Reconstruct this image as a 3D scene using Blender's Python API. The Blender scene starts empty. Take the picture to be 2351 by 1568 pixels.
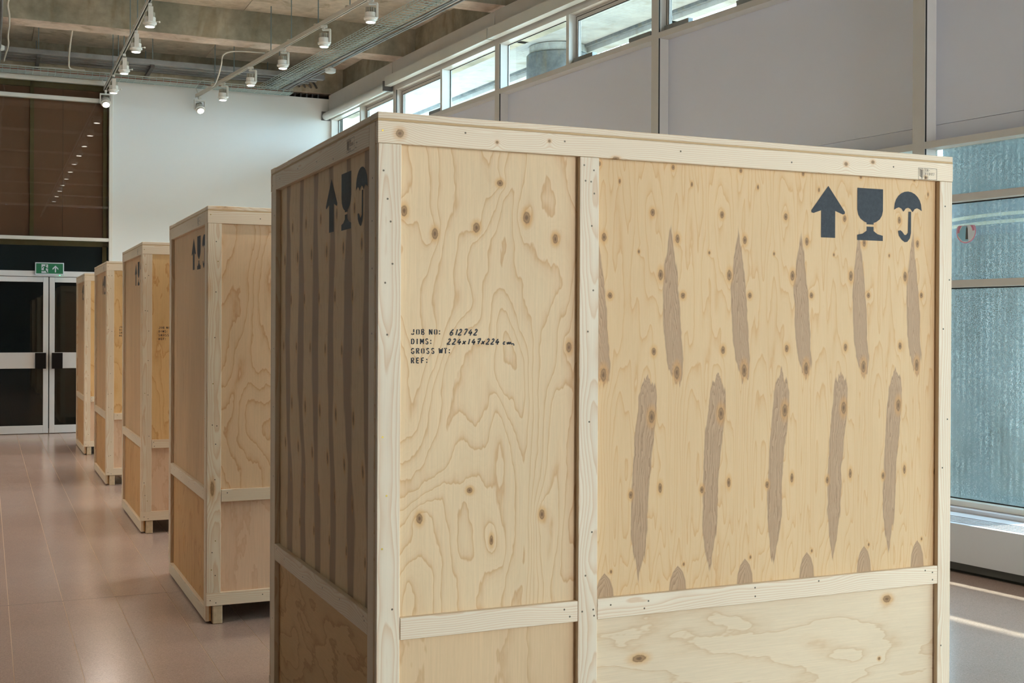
import bpy, bmesh, math, random
from mathutils import Vector, Matrix
random.seed(7)
sc = bpy.context.scene
COL = sc.collection

def srgb(r, g, b):
    f = lambda c: (c / 255 / 12.92) if c / 255 <= .04045 else ((c / 255 + .055) / 1.055) ** 2.4
    return (f(r), f(g), f(b), 1.0)

# ------------------------------------------------------------------ camera
F_PX, Y0, PITCH, ROLL, YAW, CAM_H = 2751.37, 760.09, -.0032, .0045, .4134, 1.5982
cam_d = bpy.data.cameras.new('camera')
cam = bpy.data.objects.new('camera', cam_d)
COL.objects.link(cam)
fw, rt = Vector((math.sin(YAW), math.cos(YAW), 0)), Vector((math.cos(YAW), -math.sin(YAW), 0))
zz = Vector((0, 0, 1))
fwd = fw * math.cos(PITCH) + zz * math.sin(PITCH)
up0 = -fw * math.sin(PITCH) + zz * math.cos(PITCH)
right = rt * math.cos(ROLL) + up0 * math.sin(ROLL)
upv = -rt * math.sin(ROLL) + up0 * math.cos(ROLL)
m3 = Matrix((right, upv, -fwd)).transposed()
cam.matrix_world = Matrix.Translation((0, 0, CAM_H)) @ m3.to_4x4()
cam_d.sensor_width = 36
cam_d.lens = 36 * F_PX / 2351
cam_d.shift_y = -(784 - Y0) / 2351
cam_d.clip_end = 300
sc.camera = cam

# ------------------------------------------------------------------ world, sun, back fill lamp, exposure
sc.view_settings.view_transform = 'Standard'
sc.view_settings.look = 'None'
sc.view_settings.gamma = 1
sc.view_settings.use_curve_mapping = False
sc.view_settings.exposure = 0.45
SKY, SUN_E, BACK_E, SPOT_E = 16.0, 16.0, 560, 98
wd = bpy.data.worlds.new('sky')
sc.world = wd
wd.use_nodes = True
bg = wd.node_tree.nodes['Background']
bg.inputs[0].default_value = (.60, .79, 1.0, 1)
bg.inputs[1].default_value = SKY

def sun_lamp():
    ld = bpy.data.lights.new('sun', 'SUN')
    ld.energy = SUN_E
    ld.angle = .009
    ld.color = (1, .95, .86)
    o = bpy.data.objects.new('sun', ld)
    COL.objects.link(o)
    d = Vector((-1.03, .16, -1.315))          # from the street side, over the window wall
    o.rotation_euler = d.to_track_quat('-Z', 'Y').to_euler()
sun_lamp()

def area(name, loc, target, sx, sy, e, col):
    ld = bpy.data.lights.new(name, 'AREA')
    ld.shape = 'RECTANGLE'
    ld.size, ld.size_y, ld.energy, ld.color = sx, sy, e, col
    o = bpy.data.objects.new(name, ld)
    COL.objects.link(o)
    o.location = loc
    o.rotation_euler = (Vector(target) - Vector(loc)).to_track_quat('-Z', 'Y').to_euler()
    return o
# added fill lamp behind the camera, set in an invented window opening
area('back_fill_lamp', (5.65, -6.95, 2.7), (4.2, 0, 2.6), 2.6, 4.7, BACK_E, (.95, .975, 1))

# ------------------------------------------------------------------ node helper
class NT:
    def __init__(s, name):
        s.mat = bpy.data.materials.new(name)
        s.mat.use_nodes = True
        s.t = s.mat.node_tree
        s.n, s.l = s.t.nodes, s.t.links
        s.bsdf = s.n['Principled BSDF']
        s.out = s.n['Material Output']
    def put(s, sock, v):
        if hasattr(v, 'is_output'):
            s.l.new(v, sock)
        else:
            try:
                sock.default_value = v
            except Exception:
                sock.default_value = (v, v, v)
    def m(s, op, a, b=0.0, c=0.0, clamp=False):
        nd = s.n.new('ShaderNodeMath')
        nd.operation = op
        nd.use_clamp = clamp
        s.put(nd.inputs[0], a); s.put(nd.inputs[1], b); s.put(nd.inputs[2], c)
        return nd.outputs[0]
    def add(s, a, b): return s.m('ADD', a, b)
    def sub(s, a, b): return s.m('SUBTRACT', a, b)
    def mul(s, a, b): return s.m('MULTIPLY', a, b)
    def mn(s, a, b): return s.m('MINIMUM', a, b)
    def mx(s, a, b): return s.m('MAXIMUM', a, b)
    def fract(s, a): return s.m('FRACT', a)
    def vm(s, op, a, b=(0, 0, 0), scale=None):
        nd = s.n.new('ShaderNodeVectorMath')
        nd.operation = op
        s.put(nd.inputs[0], a); s.put(nd.inputs[1], b)
        if scale is not None: s.put(nd.inputs[3], scale)
        return nd.outputs['Value'] if op in ('LENGTH', 'DISTANCE', 'DOT_PRODUCT') else nd.outputs[0]
    def comb(s, x=0.0, y=0.0, z=0.0):
        nd = s.n.new('ShaderNodeCombineXYZ')
        s.put(nd.inputs[0], x); s.put(nd.inputs[1], y); s.put(nd.inputs[2], z)
        return nd.outputs[0]
    def obj(s):
        nd = s.n.new('ShaderNodeTexCoord')
        return nd.outputs['Object']
    def sep(s, v):
        nd = s.n.new('ShaderNodeSeparateXYZ')
        s.put(nd.inputs[0], v)
        return nd.outputs
    def rnd(s):
        return s.n.new('ShaderNodeObjectInfo').outputs['Random']
    def noise(s, vec, scale=1.0, detail=2.0, rough=.5, dist=0.0, w=None):
        nd = s.n.new('ShaderNodeTexNoise')
        if w is not None:
            nd.noise_dimensions = '4D'
            s.put(nd.inputs['W'], w)
        s.put(nd.inputs['Vector'], vec)
        s.put(nd.inputs['Scale'], scale)
        nd.inputs['Detail'].default_value = detail
        nd.inputs['Roughness'].default_value = rough
        nd.inputs['Distortion'].default_value = dist
        return nd.outputs[0]
    def voro(s, vec, scale=1.0, feature='F1', w=None):
        nd = s.n.new('ShaderNodeTexVoronoi')
        nd.feature = feature
        if w is not None:
            nd.voronoi_dimensions = '4D'
            s.put(nd.inputs['W'], w)
        s.put(nd.inputs['Vector'], vec)
        s.put(nd.inputs['Scale'], scale)
        return nd
    def smooth(s, v, a, b, lo=0.0, hi=1.0):
        nd = s.n.new('ShaderNodeMapRange')
        nd.interpolation_type = 'SMOOTHSTEP'
        for k, x in zip(range(5), (v, a, b, lo, hi)):
            s.put(nd.inputs[k], x)
        return nd.outputs[0]
    def lin(s, v, a, b, lo=0.0, hi=1.0):
        nd = s.n.new('ShaderNodeMapRange')
        for k, x in zip(range(5), (v, a, b, lo, hi)):
            s.put(nd.inputs[k], x)
        return nd.outputs[0]
    def mix(s, fac, a, b, mode='MIX'):
        nd = s.n.new('ShaderNodeMix')
        nd.data_type = 'RGBA'
        nd.blend_type = mode
        s.put(nd.inputs[0], fac); s.put(nd.inputs[6], a); s.put(nd.inputs[7], b)
        return nd.outputs[2]
    def ramp(s, fac, stops):
        nd = s.n.new('ShaderNodeValToRGB')
        e = nd.color_ramp.elements
        while len(e) < len(stops): e.new(.5)
        for el, (p, c) in zip(e, stops):
            el.position = p
            el.color = c if hasattr(c, '__len__') else (c, c, c, 1)
        s.put(nd.inputs[0], fac)
        return nd.outputs[0]
    def curve(s, v, pts, scale):
        """piecewise-linear function of v: pts = [(v, value)], value <= scale"""
        a, b = pts[0][0], pts[-1][0]
        f = s.lin(v, a, b)
        r = s.ramp(f, [((p - a) / (b - a), q / scale) for p, q in pts])
        return s.mul(r, scale)
    def shade(s, col, rough=.6, spec=.3, bump=None, bs=.2, bd=.002, metal=0.0):
        s.put(s.bsdf.inputs['Base Color'], col)
        s.put(s.bsdf.inputs['Roughness'], rough)
        s.bsdf.inputs['Specular IOR Level'].default_value = spec
        s.bsdf.inputs['Metallic'].default_value = metal
        if bump is not None:
            nd = s.n.new('ShaderNodeBump')
            nd.inputs['Strength'].default_value = bs
            nd.inputs['Distance'].default_value = bd
            s.put(nd.inputs['Height'], bump)
            s.l.new(nd.outputs[0], s.bsdf.inputs['Normal'])
        return s.mat

def plain(name, col, rough=.5, spec=.4, metal=0.0, var=.04, vscale=3.0, emit=None, es=0.0):
    g = NT(name)
    n = g.noise(g.obj(), vscale, 4, .6)
    k = g.lin(n, .3, .7, 1 - var, 1 + var)
    c = g.vm('SCALE', (col[0], col[1], col[2]), scale=k)
    m = g.shade(c, rough, spec, metal=metal)
    if emit:
        g.bsdf.inputs['Emission Color'].default_value = emit
        g.bsdf.inputs['Emission Strength'].default_value = es
    return m

# ------------------------------------------------------------------ wood
def knot_min(g, h, v, knots):
    p = g.comb(h, v, 0.0)
    D = None
    for (kx, kz, rx, rz) in knots:
        d = g.vm('LENGTH', g.vm('MULTIPLY', g.vm('SUBTRACT', p, (kx, kz, 0)), (1 / rx, 1 / rz, 0)))
        D = d if D is None else g.mn(D, d)
    return D

def paint_knots(g, col, D, core=srgb(96, 70, 48), rim=srgb(156, 120, 80), halo=srgb(206, 150, 82), amt=1.0):
    D = g.add(D, g.mul(g.sub(g.noise(g.obj(), 90, 3, .7), .5), .55))
    col = g.mix(g.mul(g.smooth(D, 2.5, .9), .55 * amt), col, halo)
    col = g.mix(g.mul(g.smooth(D, 1.2, .85), .8 * amt), col, rim)
    ring = g.mx(g.mul(g.smooth(g.m('ABSOLUTE', g.sub(D, .82)), .20, .04), .5), g.smooth(D, .75, .15))
    col = g.mix(g.mul(g.mul(ring, g.smooth(D, 1.1, .9)), .75 * amt), col, core)
    return col

def ply(name, base, line, ax=(0, 2), stretch=(2.6, .8), K=9.0, amt=.55, knots=None, seed=None, fibre=.05,
        tone=.06, extra=None, knotD=None, bumpk=1.6, cells=None, swap=False):
    g = NT(name)
    co = g.sep(g.obj())
    h, v = co[ax[0]], co[ax[1]]
    w = g.mul(g.rnd(), 37.0) if seed is None else float(seed)
    gh, gv = (v, h) if swap else (h, v)
    pv = g.comb(g.mul(gh, stretch[0]), g.mul(gv, stretch[1]), 0.0)
    fld = g.mul(g.noise(pv, 1.0, 2.2, .42, .55, w=w), K)
    ctx = dict(g=g, h=h, v=v, w=w)
    D = knot_min(g, h, v, knots) if knots else None
    col_extra = None
    if extra:
        fld, D, col_extra = extra(ctx, fld, D)
    if cells:                                        # scattered knots
        cv = g.comb(g.mul(gh, cells[0]), g.mul(gv, cells[1]), 0.0)
        vo = g.voro(cv, 1.0, 'F1', w)
        D2 = g.mul(vo.outputs['Distance'], cells[2])
        D = D2 if D is None else g.mn(D, D2)
    if D is not None:
        b = g.m('POWER', 2.718, g.mul(g.mul(D, D), -.09))
        fld = g.add(fld, g.mul(b, bumpk))
    fld = g.add(fld, g.mul(g.noise(g.comb(g.mul(gh, 16), g.mul(gv, 5), 2.0), 1.0, 3, .6, w=w), 1.5))
    f = g.fract(fld)
    ln = g.add(g.mul(g.mul(g.m('POWER', f, 7.0), g.smooth(f, 1.0, .94)), 1.45), g.mul(f, .10))
    fine = g.fract(g.mul(fld, 4.0))
    ln = g.add(ln, g.mul(g.m('POWER', fine, 2.0), .10))
    fib = g.noise(g.comb(g.mul(gh, 260), g.mul(gv, 7), 0.0), 1.0, 2, .6, w=w)
    brd = g.noise(g.comb(g.mul(gh, 3.0), g.mul(gv, 1.1), 5.0), 1.0, 2, .5, w=w)
    col = g.mix(g.mul(ln, amt), base, line)
    k = g.add(g.lin(fib, .3, .7, 1 - fibre, 1 + fibre), g.lin(brd, .3, .7, -tone, tone))
    col = g.vm('SCALE', col, scale=k)
    if col_extra: col = col_extra(col)
    if D is not None: col = paint_knots(g, col, D)
    return g.shade(col, .55, .25, bump=fib, bs=.06, bd=.0006)

def batten(name, axis, base, line, knots=None, amt=.62, kd=1.0, ring=150.0):
    """planed softwood, grain along the given axis; object origin at the board's middle"""
    g = NT(name)
    co = g.sep(g.obj())
    u = co[axis]
    a, b = [co[i] for i in range(3) if i != axis]
    r1 = g.rnd()
    w = g.mul(r1, 53.0)
    wob = g.noise(g.comb(g.mul(u, 1.6), 0.0, 0.0), 1.0, 2, .5, w=w)
    wob2 = g.noise(g.comb(g.mul(u, 1.1), 7.0, 0.0), 1.0, 2, .5, w=w)
    warp = g.noise(g.comb(g.mul(u, 5), g.mul(a, 22), g.mul(b, 22)), 1.0, 2, .5, w=w)
    a0 = g.add(g.mul(g.sub(g.fract(g.mul(r1, 91.7)), .5), .07), g.mul(g.sub(wob, .5), .05))
    b0 = g.add(.035, g.mul(g.sub(wob2, .5), .10))
    da, db = g.sub(a, a0), g.sub(b, b0)
    rad = g.m('SQRT', g.add(g.mul(da, da), g.mul(db, db)))
    fld = g.add(g.mul(rad, ring), g.mul(warp, 1.7))
    cv = g.comb(g.mul(u, 2.3), g.mul(a, 9.0), g.mul(b, 2.0))
    vo = g.voro(cv, 1.0, 'F1', w)
    D = g.mul(vo.outputs['Distance'], 10.0 / kd)
    if knots:
        D2 = knot_min(g, u, a if axis != 2 else a, knots)
        if axis == 0: D2 = knot_min(g, u, co[2], knots)
        D = g.mn(D2, g.add(D, 1.0))
    bmp = g.m('POWER', 2.718, g.mul(g.mul(D, D), -.06))
    fld = g.add(fld, g.mul(bmp, 2.4))
    f = g.fract(fld)
    ln = g.mul(g.m('POWER', f, 2.2), g.smooth(f, 1.0, .86))
    fib = g.noise(g.comb(g.mul(u, 6), g.mul(a, 500), g.mul(b, 500)), 1.0, 2, .6, w=w)
    tone = g.noise(g.comb(g.mul(u, 1.3), g.mul(a, 6), 3.0), 1.0, 2, .5, w=w)
    col = g.mix(g.mul(ln, amt), base, line)
    k = g.add(g.lin(fib, .3, .7, .965, 1.035), g.lin(tone, .3, .7, -.05, .05))
    k = g.add(k, g.mul(g.sub(g.fract(g.mul(r1, 17.3)), .5), .07))
    col = g.vm('SCALE', col, scale=k)
    col = paint_knots(g, col, D, amt=.9)
    return g.shade(col, .5, .3, bump=fib, bs=.05, bd=.0005)

PINE, PINE_L = srgb(227, 210, 184), srgb(200, 150, 98)
M = {}
for i, a in enumerate('xyz'):
    M['pine_' + a] = batten('planed_pine_' + a, i, PINE, PINE_L)
M['pine_header'] = batten('planed_pine_header', 0, PINE, PINE_L, kd=.35,
    knots=[(-1.047, -.002, .0125, .0125), (-.55, .008, .005, .005), (-.73, -.008, .005, .005), (.62, .004, .008, .007),
           (.74, .018, .008, .006), (.985, -.024, .006, .006), (-.31, -.033, .012, .006)])

# front, upper left sheet of the nearest crate
M['ply_front_left'] = ply('birch_ply_wavy', srgb(223, 194, 154), srgb(190, 136, 82), stretch=(3.6, 1.15), K=21, amt=.5, seed=4.3,
    knots=[(.09, 1.949, .010, .017), (.189, 1.883, .010, .017), (.326, 1.907, .011, .015), (.405, 2.049, .010, .010),
           (.497, 1.945, .012, .019), (.598, 1.881, .009, .015), (.648, 1.535, .009, .017), (.307, 1.092, .009, .009),
           (.143, 1.014, .010, .016), (.555, 1.003, .009, .016), (.381, .932, .006, .016)], bumpk=1.0)

def veneer_front(ctx, fld, D):
    """rotary-cut sheet: the log's knots and heart streaks come round once a turn, a little closer every time"""
    g, h, v = ctx['g'], ctx['h'], ctx['v']
    # turns of the log: i(.774)=0, i(1.321)=2, i(2.082)=5
    i = g.add(g.add(-2.6065, g.mul(h, 3.1983)), g.mul(g.mul(h, h), .2186))
    tilt = g.mul(i, -.004)
    vv = g.add(v, tilt)
    d1 = g.mul(g.sub(g.fract(g.add(i, .46)), .46), .268)
    d2 = g.mul(g.sub(g.fract(g.add(i, .966)), .5), .268)
    ang = g.mul(i, 6.28319)
    pv = g.comb(g.mul(g.m('COSINE', ang), .30), g.mul(g.m('SINE', ang), .30), g.mul(vv, .75))
    f2 = g.mul(g.noise(pv, 2.0, 1.4, .45, .2, w=g.mul(i, .03)), 14.0)
    K = [(-.094, 1.978, .008, .012), (0, 1.893, .008, .014), (-.063, 1.772, .009, .018), (.022, 1.703, .008, .010),
         (-.087, 1.517, .008, .013), (.124, 1.848, .004, .006), (.054, 2.077, .004, .008), (-.018, 2.131, .006, .008),
         (0.0, 1.445, .010, .022), (-.094, 1.300, .011, .022), (-.061, 1.063, .007, .016), (.099, 1.046, .007, .012),
         (.03, .80, .004, .006)]
    Dk = knot_min(g, d1, vv, K)
    rag = g.mul(g.sub(g.noise(g.comb(g.mul(h, 75), g.mul(vv, 9), 0.0), 1.0, 3, .6), .5), .012)
    rg2 = g.mul(g.sub(g.noise(g.comb(g.mul(h, 9), g.mul(vv, 14), 0.0), 1.0, 2, .5), .5), .012)
    cA = g.curve(vv, [(.6, .02), (1.42, .03), (1.55, .012), (1.75, .0), (2.2, .005)], .04)
    vj = g.add(vv, g.mul(g.sub(g.noise(g.comb(g.mul(h, 85), g.mul(vv, 2.0), 0.0), 1.0, 2, .5), .5), .11))
    wA = g.curve(vj, [(.6, 0), (1.40, 0), (1.43, .020), (1.48, .034), (1.62, .036), (1.73, .033), (1.80, .025), (1.88, .011), (1.96, 0), (2.2, 0)], .04)
    eA = g.sub(g.add(wA, g.mul(rag, g.smooth(wA, 0.0, .02))), g.m('ABSOLUTE', g.add(g.sub(d1, g.sub(cA, .027)), rg2)))
    cB = g.curve(vv, [(.6, .0), (.80, .0), (1.05, .004), (1.18, .014), (1.32, .030), (1.42, .032), (2.2, .03)], .04)
    wB = g.curve(vj, [(.6, 0), (.755, 0), (.79, .009), (.85, .023), (.93, .033), (1.10, .034), (1.25, .039), (1.36, .036), (1.41, .022), (1.44, 0), (2.2, 0)], .04)
    eB = g.sub(g.add(wB, g.mul(rag, g.smooth(wB, 0.0, .02))), g.m('ABSOLUTE', g.add(g.sub(d2, g.sub(cB, .015)), rg2)))
    wC = g.curve(vv, [(.6, .038), (.70, .037), (.745, .033), (.775, .022), (.792, .008), (.798, 0), (2.2, 0)], .04)
    eC = g.sub(g.add(wC, g.mul(rag, .3)), g.m('ABSOLUTE', g.sub(d1, .007)))
    e = g.mx(g.mx(g.mul(eA, g.smooth(wA, 0.0, .001)), g.mul(eB, g.smooth(wB, 0.0, .001))), g.mul(eC, g.smooth(wC, 0.0, .001)))
    mask = g.smooth(e, .0, .006)
    inner = g.fract(g.add(g.mul(e, 150), g.mul(f2, 1.2)))
    def paint(col):
        warm = g.smooth(g.m('ABSOLUTE', g.sub(e, .0)), .010, .0)
        col = g.mix(g.mul(warm, .42), col, srgb(206, 156, 100))
        s = g.mix(g.mul(g.m('POWER', inner, 2.0), .75), srgb(182, 148, 114), srgb(134, 100, 72))
        s = g.mix(g.mul(g.smooth(e, .011, .003), .5), s, srgb(140, 106, 78))
        return g.mix(g.mul(mask, .92), col, s)
    return f2, Dk, paint
M['ply_front_right'] = ply('birch_ply_heart_streaks', srgb(223, 198, 157), srgb(198, 150, 98), K=9, amt=.62, seed=2.0, extra=veneer_front, bumpk=.5)

def veneer_end(ctx, fld, D):
    g, h, v = ctx['g'], ctx['h'], ctx['v']
    i = g.mul(h, 1 / .213)
    shift = g.mul(g.smooth(v, 1.35, .95), .19)
    i = g.add(i, shift)
    ang = g.mul(i, 6.28319)
    pv = g.comb(g.mul(g.m('COSINE', ang), .30), g.mul(g.m('SINE', ang), .30), g.mul(v, .9))
    f2 = g.mul(g.noise(pv, 2.0, 2, .45, .3), 9.0)
    d = g.mul(g.sub(g.fract(g.add(i, .70)), .5), .213)
    wig = g.mul(g.sub(g.noise(g.comb(g.mul(h, 5.0), g.mul(v, 2.4), 0.0), 1.0, 2, .5), .5), .10)
    rag = g.mul(g.sub(g.noise(g.comb(g.mul(h, 60), g.mul(v, 3), 0.0), 1.0, 3, .6), .5), .03)
    wd_ = g.curve(v, [(.6, .046), (.95, .044), (1.15, .028), (1.32, .036), (1.5, .046), (1.85, .042), (1.98, .028), (2.2, .036)], .06)
    mask = g.smooth(g.sub(g.add(wd_, rag), g.m('ABSOLUTE', g.add(d, wig))), -.004, .012)
    K = [(-.07, 1.98, .008, .018), (.06, 1.86, .009, .02), (-.05, 1.70, .008, .018), (.075, 1.52, .007, .016), (-.065, 1.30, .009, .022),
         (.06, 1.14, .009, .02), (-.02, 1.02, .007, .016), (.05, .86, .007, .016)]
    Dk = knot_min(g, d, v, K)
    def paint(col):
        return g.mix(g.mul(mask, .8), col, srgb(144, 112, 86))
    return f2, Dk, paint
M['ply_end_streaks'] = ply('birch_ply_end_streaks', srgb(216, 184, 140), srgb(186, 144, 98), ax=(1, 2), K=9, amt=.4, seed=2.0, extra=veneer_end)
M['ply_low_pale'] = ply('birch_ply_low_pale', srgb(220, 198, 166), srgb(196, 160, 120), stretch=(3.2, .85), K=9, amt=.5, swap=True, seed=8.1,
    knots=[(.912, .505, .026, .012), (1.948, .612, .018, .013), (1.914, .398, .006, .006)], bumpk=.5)
M['ply_low_warm'] = ply('birch_ply_low_warm', srgb(214, 182, 142), srgb(186, 144, 100), stretch=(3.0, .8), K=9, amt=.45, seed=3.7)
M['ply_end_low'] = ply('birch_ply_end_low', srgb(210, 168, 116), srgb(170, 120, 74), ax=(1, 2), stretch=(3, 1.2), K=10, amt=.55, swap=True, cells=(3.0, 5.0, 9.0))
M['ply_wavy'] = ply('birch_ply_pinkish', srgb(222, 188, 150), srgb(184, 122, 68), stretch=(3.6, 1.1), K=15, amt=.5, seed=11.4, cells=(1.6, 1.0, 16.0))
M['ply_yellow'] = ply('birch_ply_yellow', srgb(223, 183, 128), srgb(190, 126, 60), stretch=(3.2, 1.2), K=8, amt=.5, cells=(3.4, 2.4, 7.0))
M['ply_pink'] = ply('birch_ply_pink', srgb(220, 184, 152), srgb(196, 148, 112), stretch=(3, .8), K=6, amt=.4, cells=(1.8, 1.2, 14.0))
M['ply_end_pale'] = ply('birch_ply_end_pale', srgb(208, 170, 128), srgb(180, 138, 98), ax=(1, 2), stretch=(9, .35), K=7, amt=.42, tone=.09)
M['ply_end_orange'] = ply('birch_ply_end_orange', srgb(206, 160, 106), srgb(168, 112, 60), ax=(1, 2), stretch=(4, .7), K=8, amt=.5, cells=(4.0, 3.0, 9.0))
M['ply_edge'] = plain('ply_edge', srgb(196, 164, 122), .6, .2)
M['rough_pine'] = plain('sawn_pine', srgb(196, 172, 140), .75, .2, var=.14, vscale=30)
def ink():
    g = NT('stencil_ink')
    n = g.noise(g.obj(), 60, 4, .7)
    g.shade(g.mix(g.lin(n, .35, .75), srgb(38, 40, 44), srgb(56, 58, 62)), .6, .3)
    return g.mat
M['ink'] = ink()
M['marker'] = plain('marker_ink', srgb(34, 34, 36), .5, .3)
M['screw'] = plain('screw_steel', srgb(84, 74, 58), .45, .5, metal=.4)
M['screw_brass'] = plain('screw_brass', srgb(150, 130, 60), .35, .5, metal=.8)

# ------------------------------------------------------------------ room materials
def concrete(name, base, dark, scale=1.0):
    g = NT(name)
    o = g.obj()
    n1 = g.noise(o, 1.1 * scale, 6, .62, .4)
    n2 = g.noise(o, 9 * scale, 5, .65)
    n3 = g.noise(g.vm('MULTIPLY', o, (1, 1, .25)), 3.2 * scale, 4, .6, .6)
    c = g.mix(g.smooth(n1, .38, .68), base, dark)
    c = g.mix(g.mul(g.smooth(n3, .52, .72), .5), c, srgb(130, 114, 84))
    c = g.vm('SCALE', c, scale=g.lin(n2, .3, .7, .86, 1.10))
    return g.shade(c, .85, .15, bump=n2, bs=.35, bd=.006)
M['concrete'] = concrete('beam_concrete', srgb(178, 168, 148), srgb(138, 134, 118))
M['slab'] = concrete('slab_concrete', srgb(206, 190, 170), srgb(178, 164, 146))
M['soffit_beam_lit'] = concrete('beam_soffit_lit_concrete', srgb(208, 190, 174), srgb(180, 162, 148))  # paler beam concrete: the lit underside is put into the colour
M['out_concrete'] = concrete('canopy_concrete', srgb(180, 174, 166), srgb(164, 160, 154), .6)
M['column_conc'] = concrete('column_concrete', srgb(186, 182, 174), srgb(150, 148, 142), 2)
M['white_wall'] = plain('white_wall_paint', srgb(226, 226, 222), .85, .2, var=.012, vscale=.6)
M['grey_wall'] = plain('grey_wall_paint', srgb(205, 203, 200), .8, .2, var=.01)
M['dim_wall'] = plain('dim_grey_paint', srgb(84, 82, 80), .8, .2)
M['spandrel'] = plain('spandrel_grey', srgb(224, 227, 240), .7, .25, var=.015, vscale=.5)
M['alu'] = plain('window_frame_cream', srgb(206, 202, 197), .38, .4, var=.02, vscale=6)
M['alu_side'] = plain('window_frame_cream_gloss', srgb(214, 214, 208), .3, .5, var=.02, vscale=6)
M['gasket'] = plain('black_gasket', srgb(28, 30, 30), .6, .3)
M['frame_white'] = plain('white_frame', srgb(222, 218, 208), .45, .4, var=.015)
M['door_white'] = plain('white_door_frame', srgb(212, 211, 210), .4, .4, var=.015)
M['brown_board'] = plain('brown_board', srgb(158, 106, 80), .75, .2, var=.10, vscale=.8)
M['stud'] = plain('stud_timber', srgb(132, 108, 70), .75, .2, var=.12, vscale=8)
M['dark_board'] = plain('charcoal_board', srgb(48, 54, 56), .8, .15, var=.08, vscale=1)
M['black'] = plain('black_plate', srgb(12, 12, 13), .35, .3)
M['sign_green'] = plain('sign_green', srgb(0, 96, 58), .4, .4, emit=srgb(0, 96, 58), es=.08)
M['sign_white'] = plain('sign_white', srgb(196, 204, 212), .4, .4)
M['led'] = plain('green_led', srgb(40, 220, 140), .4, .4, emit=srgb(60, 255, 170), es=6)
M['galv'] = plain('galvanised_steel', srgb(150, 152, 152), .38, .5, metal=.85, var=.15, vscale=5)
M['galv_dark'] = plain('dark_steel', srgb(96, 94, 92), .5, .5, metal=.5, var=.15, vscale=8)
M['wire'] = plain('zinc_wire', srgb(176, 196, 194), .4, .5, metal=.15, var=.08)
M['rod'] = plain('threaded_rod', srgb(120, 138, 142), .4, .5, metal=.2)
M['cable_white'] = plain('white_cable', srgb(206, 200, 188), .6, .3)
M['cable_red'] = plain('red_cable', srgb(170, 50, 44), .6, .3)
M['cable_pink'] = plain('pinkish_cable', srgb(168, 120, 104), .6, .3)
M['track'] = plain('track_white', srgb(216, 210, 200), .4, .4)
M['spot_body'] = plain('spot_white', srgb(222, 217, 207), .4, .4)
M['spot_fin'] = plain('spot_fin_grey', srgb(190, 186, 172), .5, .3)
M['lens'] = plain('lit_lens', (1, .93, .84, 1), .3, .3, emit=(1, .90, .80, 1), es=14)
M['plastic'] = plain('white_plastic', srgb(214, 218, 216), .4, .4)
M['rad'] = plain('radiator_white', srgb(212, 216, 226), .45, .35, var=.01)
M['kick'] = plain('kick_grey', srgb(92, 94, 96), .55, .3)
M['grille'] = plain('grille_dark', srgb(40, 42, 46), .5, .4)
M['bark'] = plain('tree_bark', srgb(96, 88, 78), .9, .1, var=.2, vscale=10)
M['paving'] = plain('outdoor_paving', srgb(120, 124, 118), .9, .1, var=.15, vscale=2)
M['hedge'] = plain('hedge_green', srgb(62, 84, 66), .9, .1, var=.3, vscale=6)
M['collar'] = concrete('column_collar', srgb(118, 118, 116), srgb(92, 94, 94), 4)
M['drum'] = plain('drum_blue_grey', srgb(50, 66, 62), .6, .3, var=.16, vscale=1.2)
M['band_dark'] = plain('drum_band_dark', srgb(64, 84, 100), .5, .3, var=.08, vscale=8)
M['band_pale'] = plain('drum_band_pale', srgb(226, 216, 184), .5, .3, var=.08, vscale=8)

def terrazzo():
    g = NT('terrazzo')
    o = g.obj()
    r = g.rnd()
    w = g.mul(r, 9)
    v1 = g.voro(o, 420, 'F1', w)
    sp = g.sep(v1.outputs['Color'])
    n = g.noise(o, .9, 4, .6)
    c = g.mix(sp[0], srgb(150, 129, 119), srgb(170, 149, 138))
    c = g.vm('SCALE', c, scale=g.lin(g.noise(o, 130, 3, .75), .3, .7, .86, 1.14))
    c = g.vm('SCALE', c, scale=g.lin(n, .3, .7, .93, 1.06))
    return g.shade(c, .19, .5)
M['terrazzo'] = terrazzo()
M['joint'] = plain('floor_joint', srgb(172, 146, 122), .6, .3)
M['joint_dark'] = plain('floor_joint_dark', srgb(96, 86, 80), .7, .3)

def glass(name, tint, refl_rough=.0, extra=None):
    g = NT(name)
    tr = g.n.new('ShaderNodeBsdfTransparent'); tr.inputs[0].default_value = tint
    gl = g.n.new('ShaderNodeBsdfGlossy'); gl.inputs['Roughness'].default_value = refl_rough
    lw = g.n.new('ShaderNodeLayerWeight'); lw.inputs[0].default_value = .5
    fr = g.add(.04, g.mul(g.m('POWER', lw.outputs['Facing'], 5.0), .9))
    mx = g.n.new('ShaderNodeMixShader')
    g.l.new(fr, mx.inputs[0]); g.l.new(tr.outputs[0], mx.inputs[1]); g.l.new(gl.outputs[0], mx.inputs[2])
    g.l.new(mx.outputs[0], g.out.inputs['Surface'])
    return g, mx
M['glass_clear'] = glass('clear_glass', (.88, .955, .935, 1))[0].mat
M['glass_screen'] = glass('screen_glass', (.80, .84, .84, 1))[0].mat

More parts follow.
